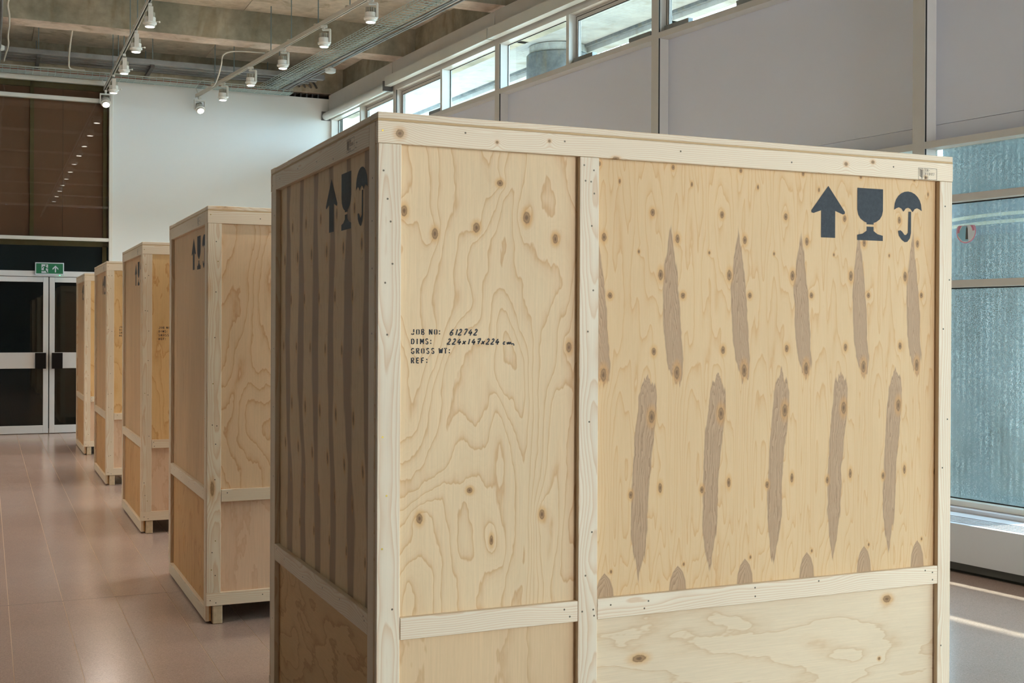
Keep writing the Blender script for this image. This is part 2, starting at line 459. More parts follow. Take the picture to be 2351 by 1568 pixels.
def fog_glass():
    g, mx = glass('misted_glass', (.80, .88, .86, 1))
    o = g.obj()
    vo = g.voro(g.vm('MULTIPLY', o, (1, 1, .75)), 150)
    big2 = g.noise(o, 5, 3, .7)
    drops = g.mul(g.smooth(vo.outputs['Distance'], .46, .16), g.mul(g.m('GREATER_THAN', g.sep(vo.outputs['Color'])[0], .45), g.lin(big2, .3, .7, .45, 1.1)))
    st = g.noise(g.vm('MULTIPLY', o, (30, 30, 1.1)), 1.0, 4, .65)
    streak = g.smooth(st, .40, .70)
    big = g.noise(g.vm('MULTIPLY', o, (1.6, 1.6, .8)), 1.0, 3, .6)
    fac = g.add(g.add(g.mul(drops, .55), g.mul(streak, .14)), g.lin(big, .3, .7, .06, .18))
    tl = g.n.new('ShaderNodeBsdfTranslucent'); tl.inputs[0].default_value = (.42, .48, .46, 1)
    m2 = g.n.new('ShaderNodeMixShader')
    g.l.new(g.m('MINIMUM', fac, .85), m2.inputs[0])
    g.l.new(mx.outputs[0], m2.inputs[1]); g.l.new(tl.outputs[0], m2.inputs[2])
    g.l.new(m2.outputs[0], g.out.inputs['Surface'])
    return g.mat
M['glass_fog'] = fog_glass()

# ------------------------------------------------------------------ mesh helpers
def link(o, parent=None):
    COL.objects.link(o)
    if parent is not None: o.parent = parent
    return o

def tag(o, label=None, cat=None, group=None, kind=None):
    if label: o['label'] = label
    if cat: o['category'] = cat
    if group: o['group'] = group
    if kind: o['kind'] = kind
    return o

def empty(name, loc=(0, 0, 0), rz=0.0):
    o = bpy.data.objects.new(name, None)
    o.empty_display_size = .1
    o.location = loc
    o.rotation_euler.z = rz
    return link(o)

def mesh_data(name, vs, fs, mat, smooth=False):
    me = bpy.data.meshes.new(name)
    me.from_pydata([tuple(v) for v in vs], [], fs)
    me.materials.append(mat)
    if smooth:
        for p in me.polygons: p.use_smooth = True
    me.update()
    return me

def mobj(name, vs, fs, mat, parent=None, loc=(0, 0, 0), smooth=False):
    o = bpy.data.objects.new(name, mesh_data(name, vs, fs, mat, smooth))
    o.location = loc
    return link(o, parent)

BOXC = {}
def box(name, x0, x1, y0, y1, z0, z1, mat, parent=None, bevel=0.0, keep=False):
    """a board with its origin in its middle (keep: mesh stays in the parent's own coordinates)"""
    c = Vector(((x0 + x1) / 2, (y0 + y1) / 2, (z0 + z1) / 2))
    off = Vector((0, 0, 0)) if keep else c
    key = (round(x1 - x0, 5), round(y1 - y0, 5), round(z1 - z0, 5), mat.name, bevel, tuple(c) if keep else 0)
    me = BOXC.get(key)
    if me is None:
        bm = bmesh.new()
        bmesh.ops.create_cube(bm, size=1)
        for v in bm.verts:
            v.co = Vector((v.co.x * (x1 - x0), v.co.y * (y1 - y0), v.co.z * (z1 - z0))) + (c - off)
        if bevel:
            bmesh.ops.bevel(bm, geom=list(bm.edges), offset=bevel, segments=1, affect='EDGES')
        me = bpy.data.meshes.new(name)
        bm.to_mesh(me); bm.free()
        me.materials.append(mat)
        BOXC[key] = me
    o = bpy.data.objects.new(name, me)
    o.location = off
    return link(o, parent)

class MB:
    def __init__(s): s.v, s.f = [], []
    def poly(s, pts):
        b = len(s.v)
        s.v += [tuple(p) for p in pts]
        s.f.append(list(range(b, b + len(pts))))
    def box8(s, p):
        b = len(s.v)
        s.v += [tuple(q) for q in p]
        for q in ((0, 3, 2, 1), (4, 5, 6, 7), (0, 1, 5, 4), (1, 2, 6, 5), (2, 3, 7, 6), (3, 0, 4, 7)):
            s.f.append([b + i for i in q])
    def bx(s, x0, x1, y0, y1, z0, z1):
        s.box8([(x0, y0, z0), (x1, y0, z0), (x1, y1, z0), (x0, y1, z0), (x0, y0, z1), (x1, y0, z1), (x1, y1, z1), (x0, y1, z1)])
    def tube(s, pts, r, n=6, cap=True):
        pts = [Vector(p) for p in pts]
        rings = []
        for i, p in enumerate(pts):
            d = (pts[min(i + 1, len(pts) - 1)] - pts[max(i - 1, 0)])
            d = d.normalized() if d.length > 1e-9 else Vector((0, 0, 1))
            a = d.cross(Vector((0, 0, 1)))
            if a.length < 1e-3: a = d.cross(Vector((1, 0, 0)))
            a.normalize(); b = d.cross(a)
            rr = r[i] if hasattr(r, '__len__') else r
            base = len(s.v)
            for k in range(n):
                t = 2 * math.pi * k / n
                s.v.append(tuple(p + a * math.cos(t) * rr + b * math.sin(t) * rr))
            rings.append(base)
        for q in range(len(rings) - 1):
            for k in range(n):
                s.f.append([rings[q] + k, rings[q] + (k + 1) % n, rings[q + 1] + (k + 1) % n, rings[q + 1] + k])
        if cap:
            s.f.append([rings[0] + k for k in range(n)][::-1])
            s.f.append([rings[-1] + k for k in range(n)])
    def lathe(s, prof, n=24, c=(0, 0, 0), cap=True):
        """profile [(r, z)] about the z axis"""
        base = []
        for r, z in prof:
            base.append(len(s.v))
            for k in range(n):
                t = 2 * math.pi * k / n
                s.v.append((c[0] + r * math.cos(t), c[1] + r * math.sin(t), c[2] + z))
        for q in range(len(base) - 1):
            for k in range(n):
                s.f.append([base[q] + k, base[q] + (k + 1) % n, base[q + 1] + (k + 1) % n, base[q + 1] + k])
        if cap:
            s.f.append([base[0] + k for k in range(n)][::-1])
            s.f.append([base[-1] + k for k in range(n)])
    def build(s, name, mat, parent=None, loc=(0, 0, 0), smooth=False):
        return mobj(name, s.v, s.f, mat, parent, loc, smooth)

def smooth_by_angle(o, deg=35):
    for p in o.data.polygons: p.use_smooth = True
    try:
        o.data.set_sharp_from_angle(angle=math.radians(deg))
    except Exception:
        pass
    return o
# ------------------------------------------------------------------ window-wall frame (slightly curved facade)
ANG = [3.5, 4.6, 5.7, 6.8, 7.9, 9.0, 10.1, 11.2, 12.3]
NODE = [Vector((5.0907, 18.95)), Vector((5.2618, 16.1532)), Vector((5.5123, 13.0393)), Vector((5.8238, 9.9185)), Vector((6.1966, 6.7924))]
def tn(b):
    a = math.radians(ANG[b])
    return Vector((math.sin(a), -math.cos(a))), Vector((math.cos(a), math.sin(a)))
for b in (4, 5, 6, 7, 8):
    NODE.append(NODE[b] + tn(b)[0] * 3.14)
def bay(b, s, w, z):
    t, n = tn(b)
    p = NODE[b] + t * s + n * w
    return Vector((p.x, p.y, z))
NB = 9
BAYLEN = [(NODE[b + 1] - NODE[b]).length for b in range(NB)]
def bay_pts(b, s0, s1, w0, w1, z0, z1):
    return [bay(b, s0, w0, z0), bay(b, s1, w0, z0), bay(b, s1, w1, z0), bay(b, s0, w1, z0),
            bay(b, s0, w0, z1), bay(b, s1, w0, z1), bay(b, s1, w1, z1), bay(b, s0, w1, z1)]
def bay_box(name, b, s0, s1, w0, w1, z0, z1, mat, parent=None):
    m = MB()
    m.box8(bay_pts(b, s0, s1, w0, w1, z0, z1))
    return m.build(name, mat, parent)

# ------------------------------------------------------------------ floor
SLAB_Z, BEAM_Z, END_Y = 5.76, 5.36, 18.95
floor = empty('floor'); tag(floor, 'pale pink-grey terrazzo floor with fine joints', kind='structure')
box('joint_bed', -4.3, 9.0, -7.3, 20.6, -.12, -.0012, M['joint'], floor)
ys = [-4.0, 1.72, 7.40, 13.08, 18.95]
for yj in ys[1:-1]:
    box('joint', -4.0, 3.6, yj - .006, yj + .006, -.02, -.0003, M['joint_dark'], floor)
x = .41 - .29 * 15
k = 0
while x < 3.6:
    for y0, y1 in zip(ys[:-1], ys[1:]):
        box('tile', x + .002, x + .288, y0 + .003, y1 - .003, -.02, 0, M['terrazzo'], floor)
    x += .29
for y0, y1 in zip(ys[:-1], ys[1:]):
    box('tile', x + .002, 6.35 if y0 > 1 else 8.6, y0 + .003, y1 - .003, -.02, 0, M['terrazzo'], floor)
box('floor_back', -4.0, 9.0, -7, -4.0, -.02, 0, M['terrazzo'], floor)

# ------------------------------------------------------------------ ceiling
ceil = empty('ceiling'); tag(ceil, 'bare concrete ceiling slab with joints', kind='structure')
for y0, y1 in ((-7, -.7), (-.7, 2.45), (2.45, 5.45), (5.45, 8.5), (8.5, 11.55), (11.55, 14.6), (14.6, 17.6), (17.6, 20.6)):
    for x0, x1 in ((-4.2, -1.9), (-1.9, .6), (.6, 3.1), (3.1, 5.6), (5.6, 7.4)):
        if x1 > 7 and y0 < 2: x1 = 9.2
        box('slab_panel', x0 + .004, x1 - .004, y0 + .004, y1 - .004, SLAB_Z, SLAB_Z + .3, M['slab'], ceil)
box('slab_backing', -4.2, 7.4, 2.45, 20.6, SLAB_Z + .02, SLAB_Z + .35, M['concrete'], ceil)
box('slab_backing', -4.2, 9.2, -7, 2.45, SLAB_Z + .02, SLAB_Z + .35, M['concrete'], ceil)
BEAMS = [19.13, 16.09, 13.06, 10.03, 7.0, 3.97, .94, -2.1]
for j, yb in enumerate(BEAMS):
    xe = 7.0 + max(0, 3 - yb) * .16 if yb < 6 else (5.35 if yb > 18 else 5.55 + (16.1 - yb) * .098)
    bo = box('concrete_beam', -4.2, xe, yb - .18, yb + .18, BEAM_Z, SLAB_Z + .05, M['concrete'], None)
    tag(bo, 'board-marked concrete ceiling beam', kind='structure')
    box('beam_soffit', -4.2, xe, yb - .178, yb + .178, BEAM_Z - .004, BEAM_Z + .01, M['soffit_beam_lit'], bo).location -= bo.location

# ------------------------------------------------------------------ walls out of frame
wl = empty('wall_left'); tag(wl, 'side wall out of view, white at the far end', kind='structure')
box('wall_part', -4.2, -4.0, -7, 6.5, 0, SLAB_Z, M['dim_wall'], wl)
box('wall_part', -3.2, -3.0, 6.5, 19.6, 0, SLAB_Z, M['white_wall'], wl)
box('wall_part', -4.0, -3.2, 6.5, 6.6, 0, SLAB_Z, M['dim_wall'], wl)
box('wall_part', -4.3, -4.1, 6.5, 20.5, 0, SLAB_Z + .3, M['dim_wall'], wl)
wb = empty('wall_back'); tag(wb, 'unseen wall behind the camera, with an opening added for the fill lamp', kind='structure')
box('pier', -4.0, 4.3, -7.2, -7, 0, SLAB_Z, M['dim_wall'], wb)
box('pier', 7.0, 9.2, -7.2, -7, 0, SLAB_Z, M['white_wall'], wb)
box('lintel', 4.3, 7.0, -7.2, -7, 5.1, SLAB_Z, M['white_wall'], wb)
box('upstand', 4.3, 7.0, -7.2, -7, 0, .25, M['white_wall'], wb)
box('blind', 4.3, 7.0, -7.15, -7.1, .25, 5.1, M['white_wall'], wb)  # added panel that closes the opening off behind the fill lamp

# ------------------------------------------------------------------ end wall: white partition
we = box('wall_end', 1.735, 5.155, END_Y, END_Y + .08, 0, 5.27, M['white_wall']); tag(we, 'plain white end wall, stopping short of the beams', kind='structure')
wc = box('wall_closure', -4.3, 5.3, 20.3, 20.5, 0, SLAB_Z, M['dark_board']); tag(wc, 'dark wall beyond the partition', kind='structure')

wc2 = box('wall_light_stop', 5.16, 5.30, END_Y + .01, 20.5, 0, SLAB_Z + .2, M['dark_board']); tag(wc2, 'dark closing wall added behind the far corner against stray daylight', kind='structure')  # added to keep daylight from leaking in behind the end wall
# glazed screen with brown boarding behind
scr = empty('window_screen'); tag(scr, 'tall white-framed glazed screen boarded brown behind the glass', kind='structure')
X0S = -3.9
Yf = END_Y - .03
box('head_rail', X0S, 1.735, Yf, Yf + .10, 5.196, 5.262, M['frame_white'], scr, .003)
box('rail', X0S, 1.682, Yf, Yf + .10, 4.933, 4.99, M['frame_white'], scr, .003)
box('transom', X0S, 1.682, Yf, Yf + .10, 2.855, 2.906, M['frame_white'], scr, .003)
box('jamb', 1.682, 1.735, Yf - .002, Yf + .12, 0, 5.262, M['frame_white'], scr, .003)
box('door_head', X0S, 1.682, Yf, Yf + .10, 2.314, 2.396, M['door_white'], scr, .003)
box('pane', X0S, 1.682, Yf + .05, Yf + .056, 4.99, 5.196, M['glass_screen'], scr)
box('pane', X0S, 1.682, Yf + .05, Yf + .056, 2.906, 4.933, M['glass_screen'], scr)
box('pane', X0S, 1.682, Yf + .05, Yf + .056, 2.396, 2.855, M['glass_screen'], scr)
for xs, w in ((.582, .054), (1.608, .05), (-.46, .054), (-1.5, .054), (-2.54, .054)):
    box('stud', xs, xs + w, Yf + .13, Yf + .17, 2.84, 5.3, M['stud'], scr)
box('stud_rail', X0S, 1.735, Yf + .13, Yf + .17, 5.12, 5.22, M['stud'], scr)
box('stud_rail', X0S, 1.735, Yf + .13, Yf + .17, 2.78, 2.86, M['stud'], scr)
box('stud_post', 1.60, 1.66, Yf + .13, Yf + .17, 2.3, 2.8, M['stud'], scr)
for x0, x1 in ((-3.9, -2.62), (-2.62, -1.4), (-1.4, -.18), (-.18, 1.04), (1.04, 1.735)):
    box('board', x0 + .002, x1 - .002, Yf + .19, Yf + .205, 2.82, 5.4, M['brown_board'], scr)
box('board', X0S, 1.735, Yf + .19, Yf + .205, 2.3, 2.82, M['dark_board'], scr)

def door(name, xl, xr, hand, label):
    d = empty(name, (xl, Yf, 0)); tag(d, label, kind='structure')
    w = xr - xl
    st = .072
    gl0, gl1 = st, w - st
    box('stile', 0, st, 0, .05, .008, 2.306, M['door_white'], d, .003)
    box('stile', w - st, w, 0, .05, .008, 2.306, M['door_white'], d, .003)
    box('top_rail', gl0, gl1, 0, .05, 2.232, 2.306, M['door_white'], d, .003)
    box('bottom_rail', gl0, gl1, 0, .05, .008, .122, M['door_white'], d, .003)
    box('push_rail', gl0, gl1, -.012, .05, .962, 1.195, M['door_white'], d, .003)
    box('pane', gl0, gl1, .022, .028, .122, .962, M['glass_screen'], d)
    box('pane', gl0, gl1, .022, .028, 1.195, 2.232, M['glass_screen'], d)
    hx = (w - .182, w - .032) if hand > 0 else (.032, .182)
    hp = box('handle_plate', hx[0], hx[1], -.05, -.02, .958, 1.192, M['black'], d, .002)
    box('handle_stem', -.02, .02, .005, .035, -.035, .025, M['door_white'], hp)
    return d
door('door_1', -.10, .838, 1, 'left leaf of the white glazed double door')
door('door_2', .852, 1.682, -1, 'right leaf of the white glazed double door, half hidden by crates')
box('side_light_post', -.20, -.11, Yf, Yf + .08, 0, 2.32, M['door_white'], scr, .003)
box('pane', X0S, -.2, Yf + .03, Yf + .036, .05, 2.32, M['glass_screen'], scr)
box('sill', X0S, -.2, Yf, Yf + .06, 0, .05, M['door_white'], scr)
lob = box('lobby_dark_sheet', -3.9, 1.74, 19.9, 19.95, 0, 2.9, M['dark_board']); tag(lob, 'dark sheet standing for the unlit lobby behind the glass doors', kind='structure')  # charcoal sheet stands in for the darkness of the room behind

# exit sign
sg = empty('exit_sign', (.85, Yf - .001, 2.43)); tag(sg, 'green emergency exit sign with running figure and upward arrow above the double door', 'exit sign')
box('case', -.199, .199, -.05, 0, -.092, .088, M['sign_white'], sg, .003)
box('face', -.184, .184, -.052, -.048, -.074, .074, M['sign_green'], sg)
mb = MB()
mb.poly([(-.112, -.0545, -.066), (-.022, -.0545, -.066), (-.022, -.0545, .062), (-.112, -.0545, .062)])
mb.build('doorway_symbol', M['sign_white'], sg)
def ribbon(mb, pts, w, plane, caps=True):
    """flat strokes; plane(a, b) -> 3D point"""
    for (a0, b0), (a1, b1) in zip(pts[:-1], pts[1:]):
        dx, dz = a1 - a0, b1 - b0
        l = math.hypot(dx, dz) or 1e-6
        nx, nz = -dz / l * w / 2, dx / l * w / 2
        mb.poly([plane(a0 + nx, b0 + nz), plane(a0 - nx, b0 - nz), plane(a1 - nx, b1 - nz), plane(a1 + nx, b1 + nz)])
    if caps:
        for a, b in pts:
            mb.poly([plane(a + w / 2 * math.cos(t * math.pi / 4), b + w / 2 * math.sin(t * math.pi / 4)) for t in range(8)])
mb = MB()
pl = lambda a, b: (a, -.056, b)
for pts, w in (([(-.060, .022), (-.068, -.012)], .026), ([(-.066, -.012), (-.048, -.038), (-.034, -.060)], .015),
               ([(-.068, -.014), (-.074, -.034), (-.108, -.034)], .014), ([(-.060, .026), (-.040, .006), (-.022, .004)], .011),
               ([(-.064, .026), (-.086, .028), (-.100, .010)], .011)):
    ribbon(mb, pts, w, pl)
mb.poly([pl(-.052 + .0105 * math.cos(t * math.pi / 6), .047 + .0105 * math.sin(t * math.pi / 6)) for t in range(12)])
mb.build('running_figure', M['sign_green'], sg)
mb = MB()
ribbon(mb, [(.080, -.054), (.080, .02)], .016, pl, False)
mb.poly([pl(.080, .046), pl(.040, .004), pl(.040, -.018), pl(.080, .022)])
mb.poly([pl(.080, .046), pl(.080, .022), pl(.120, -.018), pl(.120, .004)])
mb.build('arrow', M['sign_white'], sg)
box('indicator_led', .138, .146, -.04, -.032, -.101, -.092, M['led'], sg)

# ------------------------------------------------------------------ window wall
wr = empty('wall_right'); tag(wr, 'gently curved window wall of cream mullions and grey spandrels', kind='structure')
SASH = {b: 1 - b % 2 for b in range(NB)}
wi = 0
for b in range(NB):
    L_ = BAYLEN[b]
    s0, s1 = (.02 if b == 0 else .055), L_ - .055
    if b == 0:
        bay_box('mullion', 0, -.05, .055, 0, .14, 0, 5.0, M['alu'], wr); s0 = .055
    bay_box('mullion', b, L_ - .055, L_ + .055, 0, .14, 0, 5.0, M['alu'], wr)
    bay_box('mullion_gasket', b, L_ + .055, L_ + .059, .004, .016, .4, 5.0, M['gasket'], wr)
    bay_box('head_transom', b, s0, s1, 0, .14, 4.93, 5.0, M['alu'], wr)
    bay_box('sill_transom', b, s0, s1, 0, .14, 4.345, 4.40, M['alu'], wr)
    bay_box('spandrel', b, s0, s1, .118, .16, 3.083, 4.343, M['spandrel'], wr)
    bay_box('spandrel', b, s0, s1, .120, .16, 2.95, 3.080, M['spandrel'], wr)
    bay_box('beam', b, s0, s1, 0, .14, 2.90, 2.95, M['alu'], wr)
    for z0, z1 in ((2.50, 2.55), (1.894, 1.945)):
        bay_box('glazing_bar', b, s0, s1, .02, .14, z0, z1, M['alu'], wr)
        bay_box('bar_gasket', b, s0, s1, .112, .118, z0 - .008, z0, M['gasket'], wr)
    bay_box('window_sill', b, s0, s1, .03, .17, .355, .392, M['alu_side'], wr)
    bay_box('sill_step', b, -.02, L_ + .02, -.045, .10, .322, .352, M['rad'], wr)
    bay_box('sill_gasket', b, s0, s1, .110, .118, .392, .400, M['gasket'], wr)
    bay_box('upstand', b, -.02, L_ + .02, .02, .3, 0, .33, M['grey_wall'], wr)
    bay_box('fascia', b, .012, L_ - .012, -.035, -.01, 5.06, 5.325, M['alu'], wr)
    bay_box('fascia_clip', b, L_ - .012, L_ + .012, -.02, 0, 5.10, 5.24, M['frame_white'], wr)
    bay_box('upper_wall', b, -.05, L_ + .05, .20, .40, 5.0, SLAB_Z + .2, M['concrete'], wr)
    # lower misted panes
    wi += 1
    wn = empty('window_%d' % wi, bay(b, L_ / 2, .12, .39)); tag(wn, 'tall misted lower window, bay %d from the end wall' % (b + 1), kind='structure')
    for z0, z1 in ((.392, 1.894), (1.945, 2.50), (2.55, 2.90)):
        m = MB(); m.box8([p - wn.location for p in bay_pts(b, s0, s1, .118, .126, z0, z1)])
        m.build('pane', M['glass_fog'], wn)
    # clerestory: fixed light and opening sash
    wi += 1
    wn = empty('window_%d' % wi, bay(b, L_ / 2, .12, 4.4)); tag(wn, 'clerestory window pair under the ceiling, bay %d from the end wall' % (b + 1), kind='structure')
    def wbx(name, a0, a1, w0, w1, z0, z1, mat):
        m = MB(); m.box8([p - wn.location for p in bay_pts(b, a0, a1, w0, w1, z0, z1)])
        return m.build(name, mat, wn)
    mid0, mid1 = L_ * .5 - .030, L_ * .5 + .026
    wbx('sub_mullion', mid0, mid1, 0, .14, 4.40, 4.93, M['alu_side'])
    for side, (a0, a1) in enumerate(((s0, mid0), (mid1, s1))):
        if SASH[b] == side:
            for q0, q1, z0, z1 in ((a0, a1, 4.865, 4.93), (a0, a1, 4.40, 4.43), (a0, a0 + .045, 4.43, 4.865), (a1 - .045, a1, 4.43, 4.865)):
                wbx('sash', q0, q1, .085, .125, z0, z1, M['alu'])
            for q0, q1, z0, z1 in ((a0 + .014, a1 - .014, 4.905, 4.911), (a0 + .014, a0 + .020, 4.43, 4.905), (a0 + .045, a1 - .045, 4.858, 4.866), (a0 + .045, a0 + .052, 4.43, 4.866)):
                wbx('sash_gasket', q0, q1, .083, .087, z0, z1, M['gasket'])
            wbx('pane', a0 + .045, a1 - .045, .11, .118, 4.43, 4.865, M['glass_clear'])
            for q in (a0 + .05, a1 - .42):
                wbx('opener', q, q + .36, .03, .085, 4.40, 4.455, M['galv'])
        else:
            wbx('pane', a0, a1, .12, .128, 4.40, 4.93, M['glass_clear'])
            for q0, q1, z0, z1 in ((a0, a1, 4.922, 4.93), (a0, a0 + .008, 4.40, 4.93)):
                wbx('pane_gasket', q0, q1, .114, .12, z0, z1, M['gasket'])
# boxed trunking in front of the heads
tr = empty('trim_1'); tag(tr, 'cream boxed trunking along the top of the windows', kind='structure')
for b, a0, a1 in ((1, -.05, 3.10), (2, .0, 3.13), (3, 0, 3.14), (4, 0, 3.14)):
    bay_box('trunking', b, a0, a1 - .002, -.13, -.036, 4.985, 5.115, M['alu_side'], tr)
# roller blind in the far bay
rb = empty('roller_blind', bay(0, 1.4, -.09, 4.99)); tag(rb, 'long cream roller blind tube above the farthest clerestory window', 'blind')
m = MB(); m.tube([bay(0, .02, -.085, 4.985) - rb.location, bay(0, 2.72, -.085, 4.985) - rb.location], .062, 20)
smooth_by_angle(m.build('tube', M['alu_side'], rb))
m = MB(); m.box8([p - rb.location for p in bay_pts(0, -.03, .02, -.15, -.01, 4.92, 5.06)]); m.build('bracket', M['galv_dark'], rb)
m = MB(); m.box8([p - rb.location for p in bay_pts(0, 2.72, 2.75, -.15, -.01, 4.92, 5.06)]); m.build('bracket', M['galv_dark'], rb)
# sticker on the misted glass
st = empty('glass_sticker', bay(4, .326, .114, 2.29)); tag(st, 'round pink-rimmed sticker on the misted window at the right edge', 'sticker')
def spt(a, c, o=0.0):
    t, n = tn(4)
    return (t.x * a - n.x * o, t.y * a - n.y * o, c)
def disc(name, r, mat, o, zmax=.045):
    m = MB(); pts = []
    for q in range(48):
        a, c = r * math.cos(q * math.pi / 24), r * math.sin(q * math.pi / 24)
        pts.append(spt(a, min(c, zmax), o))
    m.poly(pts); return m.build(name, mat, st)
M['stk_pink'] = plain('sticker_pink', srgb(226, 150, 178), .5, .3)
M['stk_white'] = plain('sticker_white', srgb(226, 232, 238), .5, .3)
M['stk_blue'] = plain('sticker_blue', srgb(150, 200, 222), .5, .3)
disc('rim', .082, M['stk_pink'], 0)
disc('face', .075, M['stk_white'], .0006, .044)
m = MB(); m.poly([spt(-.072, -.02, .0012), spt(-.03, -.066, .0012), spt(.02, -.07, .0012), spt(.006, .04, .0012), spt(-.03, .04, .0012)]); m.build('blue_field', M['stk_blue'], st)
m = MB(); m.poly([spt(-.004, -.055, .0018), spt(.018, -.055, .0018), spt(.014, .02, .0018), spt(.007, .04, .0018), spt(0, .02, .0018)]); m.build('tower_shape', M['kick'], st)
for side in (135, 98):
    m = MB()
    for q in range(7):
        ang = math.radians(side + q * 8 if side == 135 else 50 - q * 7)
        ribbon(m, [(.058 * math.cos(ang), .058 * math.sin(ang)), (.068 * math.cos(ang), .068 * math.sin(ang))], .009, lambda a, c: spt(a, min(c, .042), .0018))
    m.build('lettering', M['stk_pink'], st)

# radiator casing
for b in range(2, 7):
    L_ = BAYLEN[b]
    o0 = bay(b, L_ / 2, -.26, 0)
    r = empty('radiator_casing', o0)
    tag(r, ['white radiator casing with slotted top, bay by the farther window', 'white radiator casing with slotted top hidden behind the row of crates', 'white radiator casing with slotted top at the right edge, beneath the misted window',
            'white radiator casing with slotted top, just outside the view', 'white radiator casing with slotted top, beside the camera'][b - 2], 'radiator', 'radiator casings along the window wall')
    def rbx(name, a0, a1, w0, w1, z0, z1, mat):
        mm = MB(); mm.box8([p - o0 for p in bay_pts(b, a0, a1, w0, w1, z0, z1)]); return mm.build(name, mat, r)
    e = -.02 if b else 0
    rbx('front_panel', e, L_ - .004, -.48, -.46, .072, .325, M['rad'])
    rbx('front_lip', e, L_ - .004, -.46, -.445, .312, .325, M['rad'])
    rbx('top_panel', e, L_ - .004, -.205, -.06, .315, .325, M['rad'])
    rbx('plinth', e, L_ - .004, -.44, -.10, .016, .072, M['kick'])
    rbx('plinth_shadow', e, L_ - .004, -.43, -.10, 0, .016, M['gasket'])  # black strip painted as the shadow line under the plinth
    rbx('grille_well', e, L_ - .004, -.445, -.205, .29, .295, M['grille'])
    for q in range(5):
        w0 = -.438 + q * .046
        rbx('slat', e, L_ - .004, w0 + .012, w0 + .028, .308, .322, M['rad'])

# ------------------------------------------------------------------ outdoors
gr = box('ground_outside', 5.8, 60, -30, 60, -.4, -.3, M['paving']); tag(gr, 'paved ground outside the windows', kind='structure')
can = empty('canopy'); tag(can, 'pale concrete canopy soffit over the outside of the windows', kind='structure')
for b in range(NB):
    L_ = BAYLEN[b]
    bay_box('soffit', b, -.1 if b else -6, L_ + .1, .35, 2.45, 5.60 + b * .0006, 6.1, M['out_concrete'], can)
    bay_box('edge_beam', b, -.1 if b else -6, L_ + .1, 2.45, 2.62, 5.50, 6.2, M['out_concrete'], can)
    bay_box('drip', b, -.1 if b else -6, L_ + .1, 2.38, 2.44, 5.56, 5.60, M['collar'], can)
# unseen board added outdoors to split the sunlight into floor strips
sh = empty('sun_blocker'); tag(sh, 'unseen outdoor board added to block part of the sun', kind='structure')
for b in range(NB):
    L_ = BAYLEN[b]
    a0 = 1.46 if b == 4 else 0
    a1 = L_ - .75 if b == 3 else L_
    bay_box('blocker_board', b, a0, a1, 1.04, 1.70, 3.28, 3.32, M['out_concrete'], sh)
# columns
def column(loc, r, h, zc, label):
    c = empty('column', (loc[0], loc[1], -.3)); tag(c, label, 'column')
    m = MB(); m.lathe([(r, 0), (r, h + .3)], 40); smooth_by_angle(m.build('shaft', M['column_conc'], c))
    m = MB(); m.lathe([(r + .035, zc - 1.3), (r + .035, zc - .02), (r + .02, zc), (r, zc)], 40, cap=False); smooth_by_angle(m.build('collar', M['collar'], c))
    m = MB(); m.lathe([(r + .04, zc - .62), (r + .04, zc - .57)], 40, cap=False); smooth_by_angle(m.build('strap', M['band_dark'], c))
column((7.48, 15.45), .42, 5.59, 5.78, 'round concrete column with grey collar outside the clerestory')
dr = empty('drum', (0, 0, 0)); p = bay(4, .30, 1.70, -.3); dr.location = p
tag(dr, 'large blue-grey round drum with pale bands outside the misted window', 'column')
def ring(name, r, z0, z1, mat):
    m = MB(); m.lathe([(r, z0 + .3), (r, z1 + .3)], 56, cap=True); return smooth_by_angle(m.build(name, mat, dr))
ring('shaft', 1.13, -.3, 5.59, M['drum'])
ring('band', 1.138, 2.30, 2.58, M['band_dark'])
ring('pale_ring', 1.143, 2.565, 2.60, M['band_pale'])
ring('pale_ring', 1.143, 2.43, 2.455, M['band_pale'])
ring('pale_ring', 1.143, 2.375, 2.40, M['band_pale'])
# hedge and bare trees
def tree(x, y, h, seed, label):
    rr = random.Random(seed)
    t = empty('tree', (x, y, -.3)); tag(t, label, 'tree', 'bare trees outside the windows')
    m = MB(); br = MB()
    def grow(mb, p, d, l, r, lev):
        q = p + d * l
        md = (p + q) / 2 + Vector((rr.uniform(-.06, .06), rr.uniform(-.06, .06), 0)) * l
        mb.tube([p, md, q], [r, r * .85, r * .68], 5, False)
        if lev == 0: return
        for _ in range(3 if lev > 2 else 2):
            nd = (d + Vector((rr.uniform(-.8, .8), rr.uniform(-.8, .8), rr.uniform(-.15, .55)))).normalized()
            grow(br, q, nd, l * rr.uniform(.58, .8), r * .62, lev - 1)
    grow(m, Vector((0, 0, 0)), Vector((0, 0, 1)), h * .32, h * .018, 5)
    m.build('trunk', M['bark'], t); br.build('branches', M['bark'], t)
tl = ['farthest', 'second', 'third', 'fourth', 'fifth', 'sixth', 'seventh', 'nearest']
for q, (x, y, h) in enumerate(((12, 47, 9), (15, 40, 9.5), (13.5, 34, 9), (16.5, 29.5, 9), (14, 25, 9), (18, 21.5, 9.5), (15, 16.5, 9), (17, 11, 9.5))):
    tree(x, y, h, 100 + q, 'bare tree beyond the clerestory windows, %s along the street' % tl[q])
hd = empty('hedge', (13, 10, -.3)); tag(hd, 'dark green hedge outside the misted windows', 'hedge')
m = MB()
rr = random.Random(3)
NXH, NZH = 180, 24
for i in range(NXH + 1):
    for j in range(NZH + 1):
        m.v.append((-.9 * math.sin(j / NZH * math.pi) + rr.uniform(-.10, .10), -14 + i * .15, j * .087 + rr.uniform(-.03, .03)))
for i in range(NXH):
    for j in range(NZH):
        a = i * (NZH + 1) + j
        m.f.append([a, a + NZH + 1, a + NZH + 2, a + 1])
m.build('foliage', M['hedge'], hd)

